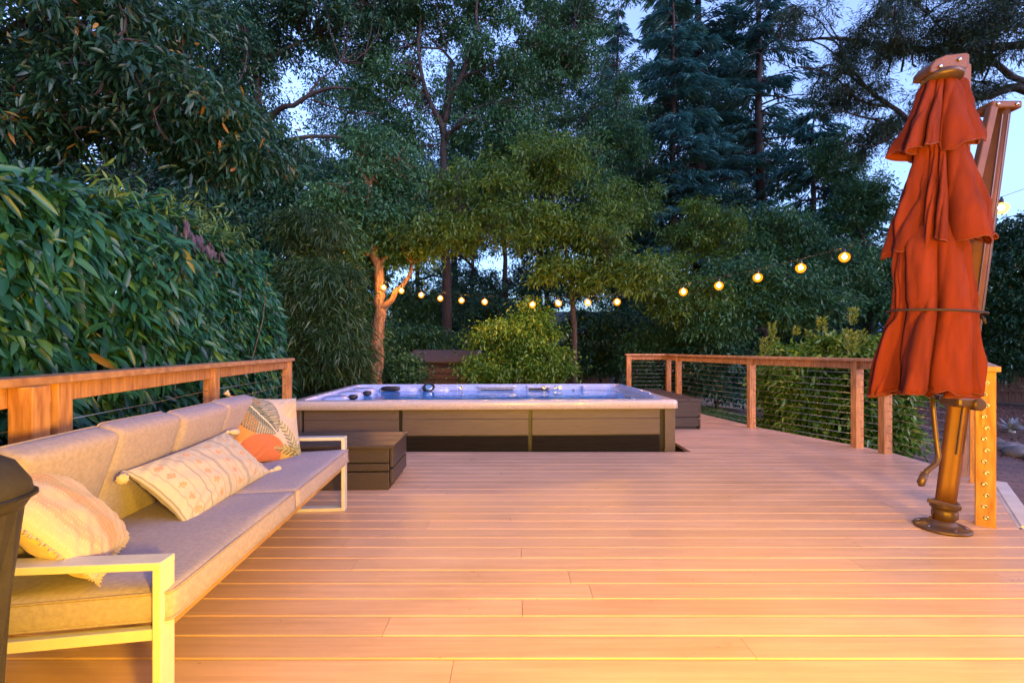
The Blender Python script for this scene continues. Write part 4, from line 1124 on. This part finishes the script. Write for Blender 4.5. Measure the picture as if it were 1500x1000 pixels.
house('far pale house with a grey roof between the thin trunks', c, R(2), 10, 7, 2.6, 1.7, [(-2.4, 1.0, 1.4, 1.0), (2.0, 1.0, 1.4, 1.0)], M['roofing'])

# ================================================================== the tall hedge on the left
rng = np.random.default_rng(21)
def hx(y): return -2.62 - .19 * y
hb = Vector((hx(3.5) - .5, 3.5, GZ))
hedge = empty('hedge', hb, 0, 'dense tall hedge of long drooping glossy leaves behind the left railing', 'hedge')
n = 42000
y = rng.uniform(0.6, 8.6, n); tz = rng.random(n)
topz = np.minimum(2.60, 2.20 + .14 * (y - 2.4)) + .07 * np.sin(y * 1.7) + .06 * np.sin(y * 4.1 + 1)
depth = np.abs(rng.normal(0, .30, n))
bul = .13 * np.sin(y * 2.6 + tz * 4) + .09 * np.sin(y * 6.2 - tz * 7)
z = GZ + .05 + (topz - GZ) * tz ** .85
roundoff = np.maximum(0, (z - (topz - .5)) / .5) ** 2 * .38
x = hx(y) + .22 + bul - depth - roundoff
istop = rng.random(n) < .22
x[istop] = (hx(y) - rng.random(n) * 1.25)[istop]; z[istop] = (topz + rng.normal(0, .06, n))[istop]
P = np.stack([x, y, z], 1)
cs = rng.normal(size=(n // 6 + 1, 3))[np.arange(n) // 6]        # leaves in loose tufts that hang alike
A = np.stack([np.full(n, .55), np.full(n, -.22), np.full(n, -.62)], 1) + cs * np.array([.3, .45, .28]) + rng.normal(size=(n, 3)) * .30
A[istop] = (np.stack([np.full(n, .4), np.full(n, -.2), np.full(n, .05)], 1) + rng.normal(size=(n, 3)) * .5)[istop]
N = np.stack([np.full(n, .55), np.full(n, -.25), np.full(n, .85)], 1) + rng.normal(size=(n, 3)) * .55
L = np.clip(rng.normal(.155, .045, n), .06, .26) * (1 - .035 * (y - 3)); rr_ = np.clip(rng.normal(.45, .27, n) + .12 * cs[:, 0], 0, .93); od = rng.random(n) < .004; rr_[od] = rng.uniform(.97, 1, od.sum())
leaf_object('foliage', P, A, N, L, L * .285, M['leaf_hedge'], hedge, hb, .22, True, .22, rnd=rr_)
# a few fresh sprays and a run of withered tips along the top edge
for yk in (3.7, 4.6, 5.0, 5.4, 5.9, 6.2):
  n = 80; yc = yk + rng.normal(0, .10, n)
  P = np.stack([hx(yc) + .05 + rng.normal(0, .16, n), yc, np.minimum(2.55, 2.20 + .14 * (yc - 2.4)) + rng.random(n) ** 2 * .30], 1)
  leaf_object('young_shoot', P, np.stack([rng.normal(.3, .5, n), rng.normal(0, .5, n), rng.normal(.1, .5, n)], 1), np.array([0.2, 0, 1.]) + rng.normal(size=(n, 3)) * .4, rng.uniform(.08, .17, n), .022, M['leaf_young'], hedge, hb, .2, True, rng=rng)
n = 40; yc = rng.uniform(4.3, 5.4, n)
P = np.stack([hx(yc) + .20 + rng.normal(0, .07, n), yc, 2.44 - (yc - 4.3) * .12 + rng.normal(0, .05, n)], 1)
leaf_object('withered_leaf', P, np.stack([rng.normal(.3, .3, n), rng.normal(0, .3, n), rng.normal(-.9, .3, n)], 1), np.array([1., -.5, .3]) + rng.normal(size=(n, 3)) * .4, rng.uniform(.09, .16, n), .035, M['leaf_dry'], hedge, hb, .1, True, rng=rng)
mb = MB()
for k in range(60):
    yy = rng.uniform(.6, 8.6); xx = hx(yy) - .3 - rng.random() * .6
    mb.tube(curve((xx, yy, GZ), (xx + rng.normal() * .25 + .2, yy + rng.normal() * .3, 2.2 + rng.random() * .3), rng, 0, .03, 6), np.linspace(.016, .006, 6), 5, False)
mb.build('stem', M['stem'], hedge, origin=hb, smooth=True)

# ================================================================== trees
A_ = lambda px, py, D: tuple(at(px, py, D))
def G(px, D): p = at(px, 510, D); return (p.x, p.y, GZ)
# overhanging broadleaf at upper left
b = G(-260, 8.2)
broad_tree('broadleaf_tree', 'broadleaf tree with long leaves and a few yellow ones overhanging the hedge at upper left', b,
    [b, A_(-230, 380, 8), A_(-120, 150, 7.6), A_(-60, 0, 7.4)], .22,
    [(A_(60, 70, 6.8), (2.3, 1.3, 1.3), 34), (A_(240, 150, 7), (1.3, 1.0, .75), 22), (A_(330, 215, 7.6), (.9, .8, .45), 10), (A_(40, 180, 7), (1.5, 1.0, .5), 14), (A_(190, 20, 7.2), (1.8, 1.1, .8), 16), (A_(-200, 60, 7), (1.6, 1.3, 1.4), 10)],
    (.155, .048), M['leaf_left'], M['bark_dark'], 101, per=75, clr=.42, droop=.3, big=True,
    limbs=[([A_(-120, 150, 7.6), A_(60, 20, 6.6), A_(170, 85, 6.3), A_(235, 195, 6.4)], .05, .006), ([A_(-60, 60, 7.4), A_(110, -10, 6.4), A_(150, 120, 6.3)], .03, .004), ([A_(90, 0, 6.4), A_(165, 60, 6.3), A_(160, 135, 6.3)], .014, .003), ([A_(20, 140, 6.6), A_(90, 170, 6.5), A_(130, 215, 6.5)], .014, .003)])
b = G(180, 13)
broad_tree('evergreen_tree', 'very dark dense evergreen tree behind the left hedge', b, [b, A_(190, 400, 13), A_(200, 150, 13), A_(210, -100, 13)], .26,
    [(A_(110, 330, 11.5), (2.6, 1.3, 1.5), 40), (A_(300, 370, 10.8), (1.8, 1.2, 1.6), 36), (A_(330, 230, 12), (2.0, 1.3, 1.5), 30), (A_(200, 60, 13), (3.4, 1.6, 2.0), 44), (A_(-20, 250, 12), (2.0, 1.4, 2.0), 24)],
    (.15, .055), M['leaf_dark'], M['bark_dark'], 102, per=150, clr=.62)
b = G(372, 15)
broad_tree('evergreen_tree', 'tall dark evergreen tree with a gap of sky showing its bare forked limb', b, [b, A_(375, 420, 15), A_(380, 200, 15), A_(370, -60, 15)], .24,
    [(A_(420, 20, 15), (2.6, 1.6, 1.7), 36), (A_(540, 20, 16), (1.8, 1.5, 1.7), 22), (A_(350, 120, 15), (1.3, 1.2, 2.0), 20), (A_(410, 330, 13), (2.0, 1.4, 1.9), 44), (A_(500, 370, 13), (1.4, 1.2, 1.4), 26), (A_(545, 240, 15.5), (.9, 1.0, 1.9), 20), (A_(450, 240, 15), (1.2, .8, .5), 8)],
    (.14, .055), M['leaf_dark'], M['bark_dark'], 103, per=130, clr=.6,
    limbs=[([A_(380, 185, 15), A_(430, 155, 14.4), A_(490, 128, 14.2), A_(520, 130, 14.2)], .10, .015), ([A_(440, 152, 14.4), A_(470, 115, 14.4), A_(500, 92, 14.4)], .045, .008), ([A_(455, 146, 14.4), A_(500, 160, 14.6), A_(530, 165, 14.6)], .03, .006)])
b = G(655, 16)
broad_tree('oak_tree', 'tall oak with dark forking limbs at the centre of the picture', b, [b, A_(655, 420, 16), A_(648, 290, 16), A_(650, 180, 16), A_(662, 90, 16)], .19,
    [(A_(590, 150, 16), (1.2, 1.2, 2.0), 24), (A_(740, 90, 16), (1.7, 1.4, 2.2), 34), (A_(640, 20, 16), (1.8, 1.4, 1.0), 22), (A_(820, 90, 16.5), (1.4, 1.4, 2.4), 34), (A_(770, 220, 15.5), (1.6, 1.3, 1.3), 30), (A_(600, 280, 15), (1.2, 1.1, 1.1), 24), (A_(850, 260, 15.5), (1.1, 1.2, 1.6), 24), (A_(700, 310, 15), (1.3, 1.1, .9), 18), (A_(700, 180, 16), (1.5, 1.2, 1.2), 16), (A_(850, 0, 17), (2.0, 1.4, 1.4), 26), (A_(720, -20, 16), (2.2, 1.4, 1.0), 20), (A_(540, 100, 16.5), (1.0, 1.2, 2.4), 20), (A_(900, 190, 17), (1.2, 1.2, 1.8), 24)],
    (.13, .05), M['leaf_oak'], M['bark_dark'], 104, per=110, clr=.5,
    limbs=[([A_(650, 200, 16), A_(630, 150, 15.7), A_(612, 60, 15.6), A_(600, -40, 15.6)], .11, .03), ([A_(650, 180, 16), A_(672, 120, 15.6), A_(700, 40, 15.4), A_(716, -60, 15.4)], .11, .03), ([A_(672, 120, 15.7), A_(720, 95, 15.4), A_(775, 70, 15.4)], .06, .012), ([A_(650, 210, 16), A_(690, 160, 15.3), A_(740, 150, 15.2)], .05, .01), ([A_(616, 70, 15.6), A_(655, 75, 15.5), A_(640, 0, 15.5)], .04, .01)])
b = G(841, 11.5)
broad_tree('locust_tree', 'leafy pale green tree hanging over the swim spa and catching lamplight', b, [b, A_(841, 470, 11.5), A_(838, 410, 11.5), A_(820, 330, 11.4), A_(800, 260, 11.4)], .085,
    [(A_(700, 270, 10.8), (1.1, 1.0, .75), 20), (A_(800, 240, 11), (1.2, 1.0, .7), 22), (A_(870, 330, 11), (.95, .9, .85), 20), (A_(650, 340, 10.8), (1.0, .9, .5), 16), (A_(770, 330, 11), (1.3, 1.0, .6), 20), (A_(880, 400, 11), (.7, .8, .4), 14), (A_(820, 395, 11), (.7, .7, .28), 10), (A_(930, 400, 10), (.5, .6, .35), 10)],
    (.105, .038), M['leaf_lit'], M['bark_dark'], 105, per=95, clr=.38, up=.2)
b = G(550, 11.35)
broad_tree('forked_tree', 'tree with a lamplit ochre forked trunk behind the left end of the spa', b, [b, A_(549, 560, 11.35), A_(553, 500, 11.35), A_(557, 450, 11.35), A_(556, 405, 11.35), A_(540, 330, 11.35), A_(540, 270, 11.4)], .20,
    [(A_(505, 320, 11.2), (1.0, 1.0, .9), 34), (A_(590, 340, 11.6), (.9, .9, .75), 28), (A_(470, 360, 10.6), (.7, .8, .7), 22), (A_(560, 250, 12), (1.1, 1.0, 1.0), 26), (A_(530, 385, 11.8), (.6, .5, .4), 10)],
    (.11, .042), M['leaf_oak'], M['bark_pale'], 106, per=120, clr=.42,
    limbs=[([A_(559, 452, 11.3), A_(575, 438, 11.25), A_(588, 420, 11.25), A_(604, 385, 11.3)], .085, .035)])
# conifers
conifer('redwood_tree', 'blue-green conifer nearest the centre with drooping layered boughs', G(985, 20), 20, 3.6, 4.2, M['leaf_fir'], M['bark_dark'], 201, tr=.24, dens=1.5)
conifer('redwood_tree', 'tallest blue-green conifer with a thick straight trunk right of centre', G(1024, 22), 25, 4.2, 4.6, M['leaf_fir'], M['bark_dark'], 202, tr=.42, dens=1.5, ztop=21)
conifer('redwood_tree', 'blue-green conifer with a slim bare-topped trunk beside the bare pine boughs', G(1112, 21), 23, 3.6, 4.0, M['leaf_fir'], M['bark_dark'], 203, tr=.30, dens=1.3, bare=.25, ztop=20)
conifer('redwood_tree', 'distant conifer half hidden behind the oak crown', G(905, 27), 22, 4.0, 7.5, M['leaf_fir'], M['bark_dark'], 204, tr=.28, dens=1.0, bare=.3, ztop=22)
conifer('redwood_tree', 'spreading conifer low behind the hanging bulbs at right', G(1190, 19), 12, 4.0, 2.2, M['leaf_fir'], M['bark_dark'], 205, tr=.24, dens=1.2)
# pine with bare limbs at upper right
b = G(1600, 12)
broad_tree('pine_tree', 'pine with long bare limbs reaching in from the right over the umbrella', b, [b, A_(1590, 400, 12), A_(1570, 150, 12), A_(1540, -80, 12)], .3,
    [(A_(1320, 40, 11.5), (1.5, 1.0, .8), 26), (A_(1450, 40, 11), (1.2, 1.0, 1.0), 26), (A_(1240, 130, 12), (.8, .8, .9), 16), (A_(1400, 130, 11.5), (.9, .8, .6), 12), (A_(1290, 200, 12), (.8, .8, .5), 10), (A_(1180, 40, 12.5), (.7, .8, .7), 5)],
    (.13, .018), M['leaf_pine'], M['bark_dark'], 107, per=150, clr=.4, nlimb=9,
    limbs=[([A_(1580, 190, 12), A_(1490, 128, 11.5), A_(1430, 140, 11.4), A_(1340, 190, 11.5), A_(1270, 130, 11.8), A_(1215, 95, 12)], .13, .02),
           ([A_(1570, 120, 12), A_(1480, 112, 11.2), A_(1420, 70, 11.2), A_(1360, 20, 11.3)], .10, .015),
           ([A_(1545, -20, 12), A_(1465, 20, 11.2), A_(1440, 120, 11.2)], .07, .02),
           ([A_(1340, 190, 11.5), A_(1280, 175, 11.6), A_(1210, 160, 11.9)], .05, .008), ([A_(1300, 155, 11.6), A_(1240, 130, 11.7), A_(1150, 90, 12.2)], .04, .006),
           ([A_(1270, 130, 11.8), A_(1230, 60, 12), A_(1200, 15, 12.2)], .04, .006), ([A_(1250, 110, 11.8), A_(1190, 60, 12.2), A_(1110, 40, 12.8)], .03, .004), ([A_(1330, 185, 11.5), A_(1280, 215, 11.6), A_(1230, 210, 11.8)], .025, .004),
           ([A_(1215, 95, 12), A_(1160, 100, 12.2), A_(1100, 75, 12.5)], .02, .003), ([A_(1230, 60, 12), A_(1175, 20, 12.4), A_(1130, -10, 12.8)], .02, .003), ([A_(1290, 150, 11.7), A_(1260, 200, 11.8), A_(1215, 250, 12)], .02, .003)])
b = G(1530, 13)
broad_tree('evergreen_tree', 'dark evergreen tree at the right edge beyond the umbrella mast', b, [b, A_(1528, 470, 13), A_(1525, 380, 13)], .16,
    [(A_(1500, 370, 13), (1.0, 1.0, 1.2), 26), (A_(1560, 420, 13), (1.3, 1.0, 1.5), 24), (A_(1480, 450, 13.2), (.9, .9, .8), 20), (A_(1500, 520, 13.5), (1.3, .9, .5), 14)],
    (.12, .05), M['leaf_dark'], M['bark_dark'], 108, per=140, clr=.5)
# mid-right
b = G(1000, 13.5)
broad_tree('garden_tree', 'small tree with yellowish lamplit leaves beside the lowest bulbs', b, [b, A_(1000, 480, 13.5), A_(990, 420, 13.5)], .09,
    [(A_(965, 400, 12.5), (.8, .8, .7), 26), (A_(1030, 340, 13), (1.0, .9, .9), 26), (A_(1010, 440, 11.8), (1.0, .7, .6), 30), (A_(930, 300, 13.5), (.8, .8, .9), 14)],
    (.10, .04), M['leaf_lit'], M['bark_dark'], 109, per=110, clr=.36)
b = G(1120, 14)
broad_tree('garden_tree', 'dark green leafy tree behind the row of bulbs at right', b, [b, A_(1120, 480, 14), A_(1125, 400, 14)], .12,
    [(A_(1090, 420, 12.2), (1.2, .8, .8), 38), (A_(1170, 440, 11.8), (1.2, .8, .7), 36), (A_(1130, 340, 14), (1.2, 1.0, .9), 26), (A_(1050, 470, 12), (1.0, .8, .5), 24), (A_(1220, 400, 13), (1.0, .9, .9), 26)],
    (.11, .045), M['leaf_oak'], M['bark_dark'], 110, per=120, clr=.42)
b = G(1270, 15)
broad_tree('garden_tree', 'loose green tree against the pale sky left of the umbrella', b, [b, A_(1270, 480, 15), A_(1265, 380, 15), A_(1262, 300, 15)], .14,
    [(A_(1250, 300, 15), (1.0, 1.0, 1.1), 24), (A_(1280, 400, 14), (1.3, 1.0, 1.2), 34), (A_(1330, 450, 13), (1.2, 1.0, .8), 24), (A_(1225, 230, 15.5), (.8, .8, .8), 12), (A_(1400, 430, 14), (1.3, 1.0, 1.0), 20)],
    (.115, .045), M['leaf_oak'], M['bark_dark'], 111, per=110, clr=.42)
# far row, thin trunks against the glow
for px, D, r, lab in ((738, 20, .16, 'far slim tree whose dark trunk stands just left of the lit hanging crown'), (905, 19, .12, 'far slim tree with a short dark trunk right of the centre bulbs'), (610, 21, .15, 'far slim tree beside the lamplit fork'), (690, 24, .14, 'far thin tree seen through the gap above the round tree'), (800, 25, .14, 'far thin tree behind the middle of the bulbs')):
    b = G(px, D)
    broad_tree('slender_tree', lab, b, [b, A_(px, 450, D), A_(px + 2, 380, D), A_(px - 2, 250, D)], r,
        [(A_(px - 25, 330, D), (1.6, 1.4, 1.3), 14), (A_(px + 20, 425, D), (2.0, 1.2, 1.1), 12), (A_(px, 250, D), (2.0, 1.6, 2.0), 20)], (.17, .06), M['leaf_dark'], M['bark_dark'], 300 + px, per=80, clr=.6)
# tall far trees closing the sky
first = None
for i, (px, D, rot, sc, lab) in enumerate(((250, 27, 0, 1.0, 'far tall tree behind the dark evergreens at left'), (520, 29, 1.1, 1.0, 'far tall tree left of the oak trunk'), (665, 30, 2.3, 1.05, 'far tall tree straight behind the oak'), (790, 28, 3.9, 1.1, 'far tall tree between the oak and the conifers'), (905, 31, 5.0, 1.15, 'far tall tree behind the left conifer'), (1075, 30, .6, 1.1, 'far tall tree between the two tallest conifers'), (1230, 32, 2.9, .75, 'far lower tree behind the spreading conifer'), (20, 28, 4.4, .9, 'far tall tree at the left edge above the hedge'))):
    b = Vector(G(px, D))
    if first is None:
        c0 = b
        first = broad_tree('tall_tree', lab, c0, [c0, c0 + Vector((.1, 0, 5)), c0 + Vector((-.2, .1, 9)), c0 + Vector((.1, 0, 14))], .28,
            [(c0 + Vector((0, 0, 12)), (3.0, 2.6, 3.6), 60), (c0 + Vector((.6, 0, 7.5)), (2.8, 2.4, 2.2), 34), (c0 + Vector((-1, 0, 17)), (2.4, 2.2, 2.6), 34), (c0 + Vector((-.6, 0, 5)), (2.2, 2.0, 1.0), 14)],
            (.18, .07), M['leaf_dark'], M['bark_dark'], 700, per=66, clr=.75, group='tall far trees behind the garden')
        t = first
    else:
        t = first.copy(); col.objects.link(t); t['label'] = lab
        for ch in first.children:
            d_ = ch.copy(); col.objects.link(d_); d_.parent = t
    t.location = b; t.rotation_euler = (0, 0, rot); t.scale = (sc, sc, sc)

for (x, y, rot, sc, lab) in ((17, 6, 1.7, .8, 'unseen tall tree added past the mulch bed to block sky glow'), (15, -1, 3.0, .8, 'unseen tall tree added beside the house to block sky glow'), (20, 12, 4.1, .9, 'unseen tall tree added behind the board fence to block sky glow')):  # out-of-view trees added to keep low sky glow off the deck
    t = first.copy(); col.objects.link(t); t['label'] = lab
    for ch in first.children:
        d_ = ch.copy(); col.objects.link(d_); d_.parent = t
    t.location = (x, y, GZ); t.rotation_euler = (0, 0, rot); t.scale = (sc, sc, sc)

# low dark trees closing the view towards the fence
for i, (px, py, D, rx, rz, lab) in enumerate(((600, 500, 15.5, 1.6, .55, 'dark bush in front of the fence left of the shed'), (730, 470, 16.5, 1.5, .75, 'dark bush behind the shed roof'), (880, 488, 15, 1.5, .8, 'dark bush between the round tree and the far railing'), (960, 515, 13.5, 1.1, .75, 'dark bush just behind the far corner of the railing'), (1050, 525, 12.5, 1.2, .7, 'dark bush above the patch of lawn'), (1400, 500, 14, 1.8, .7, 'dark bush behind the umbrella'), (612, 452, 19, 1.5, .95, 'dark bush far behind the lamplit fork'), (680, 455, 19.5, 1.5, .9, 'dark bush far behind the shed roof'), (930, 470, 19, 1.6, .9, 'dark bush far behind the far corner of the railing'), (530, 480, 12.5, .7, 1.0, 'dark bush behind the lamplit trunk'), (420, 480, 11.5, 1.2, 1.4, 'dark bush at the far end of the hedge'), (1010, 470, 17, 2.6, .9, 'wide dark bush under the conifers'), (1180, 480, 17, 2.6, .7, 'wide dark bush below the spreading conifer'))):
    b = G(px, D)
    broad_tree('bush', lab, b, [b, A_(px, py + 20, D), A_(px, py, D)], .05, [(A_(px, py, D), (rx, .8, rz), int(26 * rx * (rz + .5))), (A_(px, py + 35, D), (rx * .9, .7, rz * .7), int(14 * rx))], (.11, .05), M['leaf_dark'] if i % 3 else M['leaf_oak'], M['bark_dark'], 400 + i, per=110, clr=.42, cat='bush', group='dark bushes at the back of the garden', nlimb=4)
# small round tree behind the spa
b = G(752, 11)
broad_tree('round_tree', 'small rounded bright green tree just behind the middle of the spa', b, [b, A_(753, 555, 11), A_(756, 520, 11), A_(760, 490, 11)], .06,
    [(A_(755, 500, 11), (.95, .8, .55), 40), (A_(715, 543, 10.8), (.55, .6, .36), 22), (A_(800, 535, 10.8), (.6, .6, .45), 24), (A_(775, 465, 11), (.5, .5, .4), 16)],
    (.085, .036), M['leaf_shrub'], M['bark'], 112, per=130, clr=.30, cat='small tree', nlimb=9)
b = G(598, 11.6)
broad_tree('bush', 'thin grey-green bush in front of the shed wall', b, [b, A_(598, 575, 11.6), A_(600, 545, 11.6)], .03, [(A_(600, 540, 11.6), (.42, .4, .35), 14)], (.08, .034), M['leaf_oak'], M['bark'], 113, per=70, clr=.25, cat='bush', nlimb=4)
# bamboo mass past the end of the hedge
b = G(478, 8.9)
broad_tree('bamboo_clump', 'fine-leaved bamboo clump between the hedge and the lamplit trunk', b, [b, A_(478, 500, 8.9), A_(470, 420, 8.8)], .03,
    [(A_(468, 420, 8.6), (.7, .6, .7), 40), (A_(480, 500, 8.6), (.65, .5, .7), 44), (A_(440, 470, 8.6), (.6, .5, .9), 36), (A_(500, 560, 9.2), (.6, .5, .6), 26), (A_(455, 340, 9), (.6, .6, .5), 18)],
    (.15, .018), M['leaf_bamboo'], M['stem'], 114, per=130, clr=.32, droop=.5, cat='bamboo')
# bright shrubs along the right railing
for i, (px, py, D, rx, rz, n, lab) in enumerate(((1160, 562, 8.3, .60, .70, 64, 'leafy green shrub behind the railing, leftmost of the bright row'), (1212, 562, 7.4, .62, .72, 76, 'tallest leafy shrub with yellow upright tips behind the railing'), (1285, 572, 6.9, .5, .74, 56, 'leafy green shrub just left of the umbrella cloth behind the railing'), (1245, 572, 8.4, .8, .72, 56, 'leafy green shrub at the back of the bright row'))):
    b = G(px, D)
    r = broad_tree('shrub', lab, b, [b, A_(px, py + 40, D), A_(px, py, D)], .035, [(A_(px, py, D), (rx, .42, rz), n), (A_(px, py + 70, D), (rx * .95, .40, rz * .5), n // 3)], (.105, .040), M['leaf_shrub'], M['bark'], 500 + i, per=75, clr=.24, droop=.15, cat='shrub', group='bright shrubs along the right railing', big=True, nlimb=6)
    rg = np.random.default_rng(600 + i); Pt, At_ = [], []
    for q in range(7 if i != 1 else 9):
        t0 = np.array(A_(px + rg.uniform(-60, 60) * 7 / D * rx / .6, 500 + rg.uniform(-8, 22) - (20 if i == 1 and q < 4 else 0), D + rg.uniform(-.3, .3)))
        h = rg.uniform(.12, .3)
        m_ = int(80 * h / .25); s = rg.random(m_)
        a = rg.uniform(0, 6.28, m_)
        Pt = t0 + np.stack([np.cos(a) * .03, np.sin(a) * .03, s * h - .05], 1); At_ = np.stack([np.cos(a) * .6, np.sin(a) * .6, .75 + rg.normal(size=m_) * .2], 1)
        leaf_object('fresh_tip', Pt, At_, rg.normal(size=Pt.shape) + np.array([0, 0, .6]), rg.uniform(.05, .095, len(Pt)), .026, M['leaf_tip'], r, b, .1, True, rng=rg)

# the unseen house the deck belongs to; eave lengthened to cut sky light
M['stucco'] = mat('warm_stucco', (0.5, 0.43, 0.34), 0.9, (0.45, 0.38, 0.30), 3, bump=0.2)
c = Vector((0.5, -1.0, GZ))
hh = empty('house', c, 0, 'unseen low stucco house behind the deck, its eave lengthened to shade it', 'house')
mb = MB(); mb.box(-9, 9, -8, 0, 0, 3.4); mb.build('wall', M['stucco'], hh)
mb = MB(); mb.add([(-9.6, 1.15, 3.35), (9.6, 1.15, 3.35), (9.6, -4, 5.0), (-9.6, -4, 5.0), (9.6, -8.6, 3.35), (-9.6, -8.6, 3.35)], [(0, 1, 2, 3), (3, 2, 4, 5), (1, 4, 2), (0, 3, 5), (0, 5, 4, 1)]); mb.build('roof', M['roofing'], hh)  # front eave carried far out to block sky from the near boards
for x0 in (-4.4, 1.3, 5.2):
    mb = MB(); w_ = 2.4
    mb.box(x0 - .08, x0, .003, .05, .5, 2.65); mb.box(x0 + w_, x0 + w_ + .08, .003, .05, .5, 2.65); mb.box(x0, x0 + w_, .003, .05, 2.57, 2.65); mb.box(x0 + w_ / 2 - .04, x0 + w_ / 2 + .04, .003, .05, .5, 2.57)
    dr = mb.build('sliding_door', M['trim'], hh); mb = MB(); mb.box(x0, x0 + w_, .003, .02, .5, 2.57); mb.build('glass', M['glass'], dr)

# ================================================================== sky, sun, camera
w = bpy.data.worlds.new('World'); scene.world = w; w.use_nodes = True
n, l = w.node_tree.nodes, w.node_tree.links
bg = n['Background']
sk = n.new('ShaderNodeTexSky'); sk.sky_type = 'NISHITA'; sk.sun_disc = False
SUN_E, SUN_R = R(6.0), R(128)
sk.sun_elevation = SUN_E; sk.sun_rotation = SUN_R; sk.air_density = 1.3; sk.dust_density = 2.5; sk.ozone_density = 6.5
hs = n.new('ShaderNodeHueSaturation'); hs.inputs['Saturation'].default_value = 0.76; hs.inputs['Value'].default_value = 0.92
mxs = n.new('ShaderNodeMix'); mxs.data_type = 'RGBA'; mxs.blend_type = 'MULTIPLY'; mxs.inputs['Factor'].default_value = 1.0
mxs.inputs[7].default_value = (1.04, 0.95, 1.08, 1)
l.new(sk.outputs['Color'], hs.inputs['Color']); l.new(hs.outputs['Color'], mxs.inputs[6]); l.new(mxs.outputs[2], bg.inputs['Color']); bg.inputs['Strength'].default_value = 0.15
sd = bpy.data.lights.new('sun', 'SUN'); sd.energy = 0.46; sd.angle = R(60); sd.color = (0.78, 0.52, 1.0)
so = bpy.data.objects.new('sun', sd); col.objects.link(so)
dv = Vector((math.sin(SUN_R) * math.cos(R(12)), math.cos(SUN_R) * math.cos(R(12)), math.sin(R(12))))
so.rotation_euler = dv.to_track_quat('Z', 'Y').to_euler()

cd = bpy.data.cameras.new('camera'); cam = bpy.data.objects.new('camera', cd); col.objects.link(cam)
cam.location = (0, 0, CH); cam.rotation_euler = (R(90), 0, 0)
cd.sensor_width = 36; cd.lens = F / 1500 * 36; cd.shift_y = 10 / 1500; cd.clip_start = 0.05; cd.clip_end = 1000
scene.camera = cam
scene.render.resolution_x, scene.render.resolution_y = 1024, 682
vs = scene.view_settings; vs.view_transform = 'Standard'; vs.look = 'None'; vs.exposure = 3.3; vs.gamma = 1.0; vs.use_curve_mapping = False
scene.cycles.max_bounces = 6; scene.cycles.diffuse_bounces = 3; scene.cycles.glossy_bounces = 3; scene.cycles.transmission_bounces = 4
scene.cycles.sample_clamp_indirect = 6.0
scene.cycles.use_denoising = True
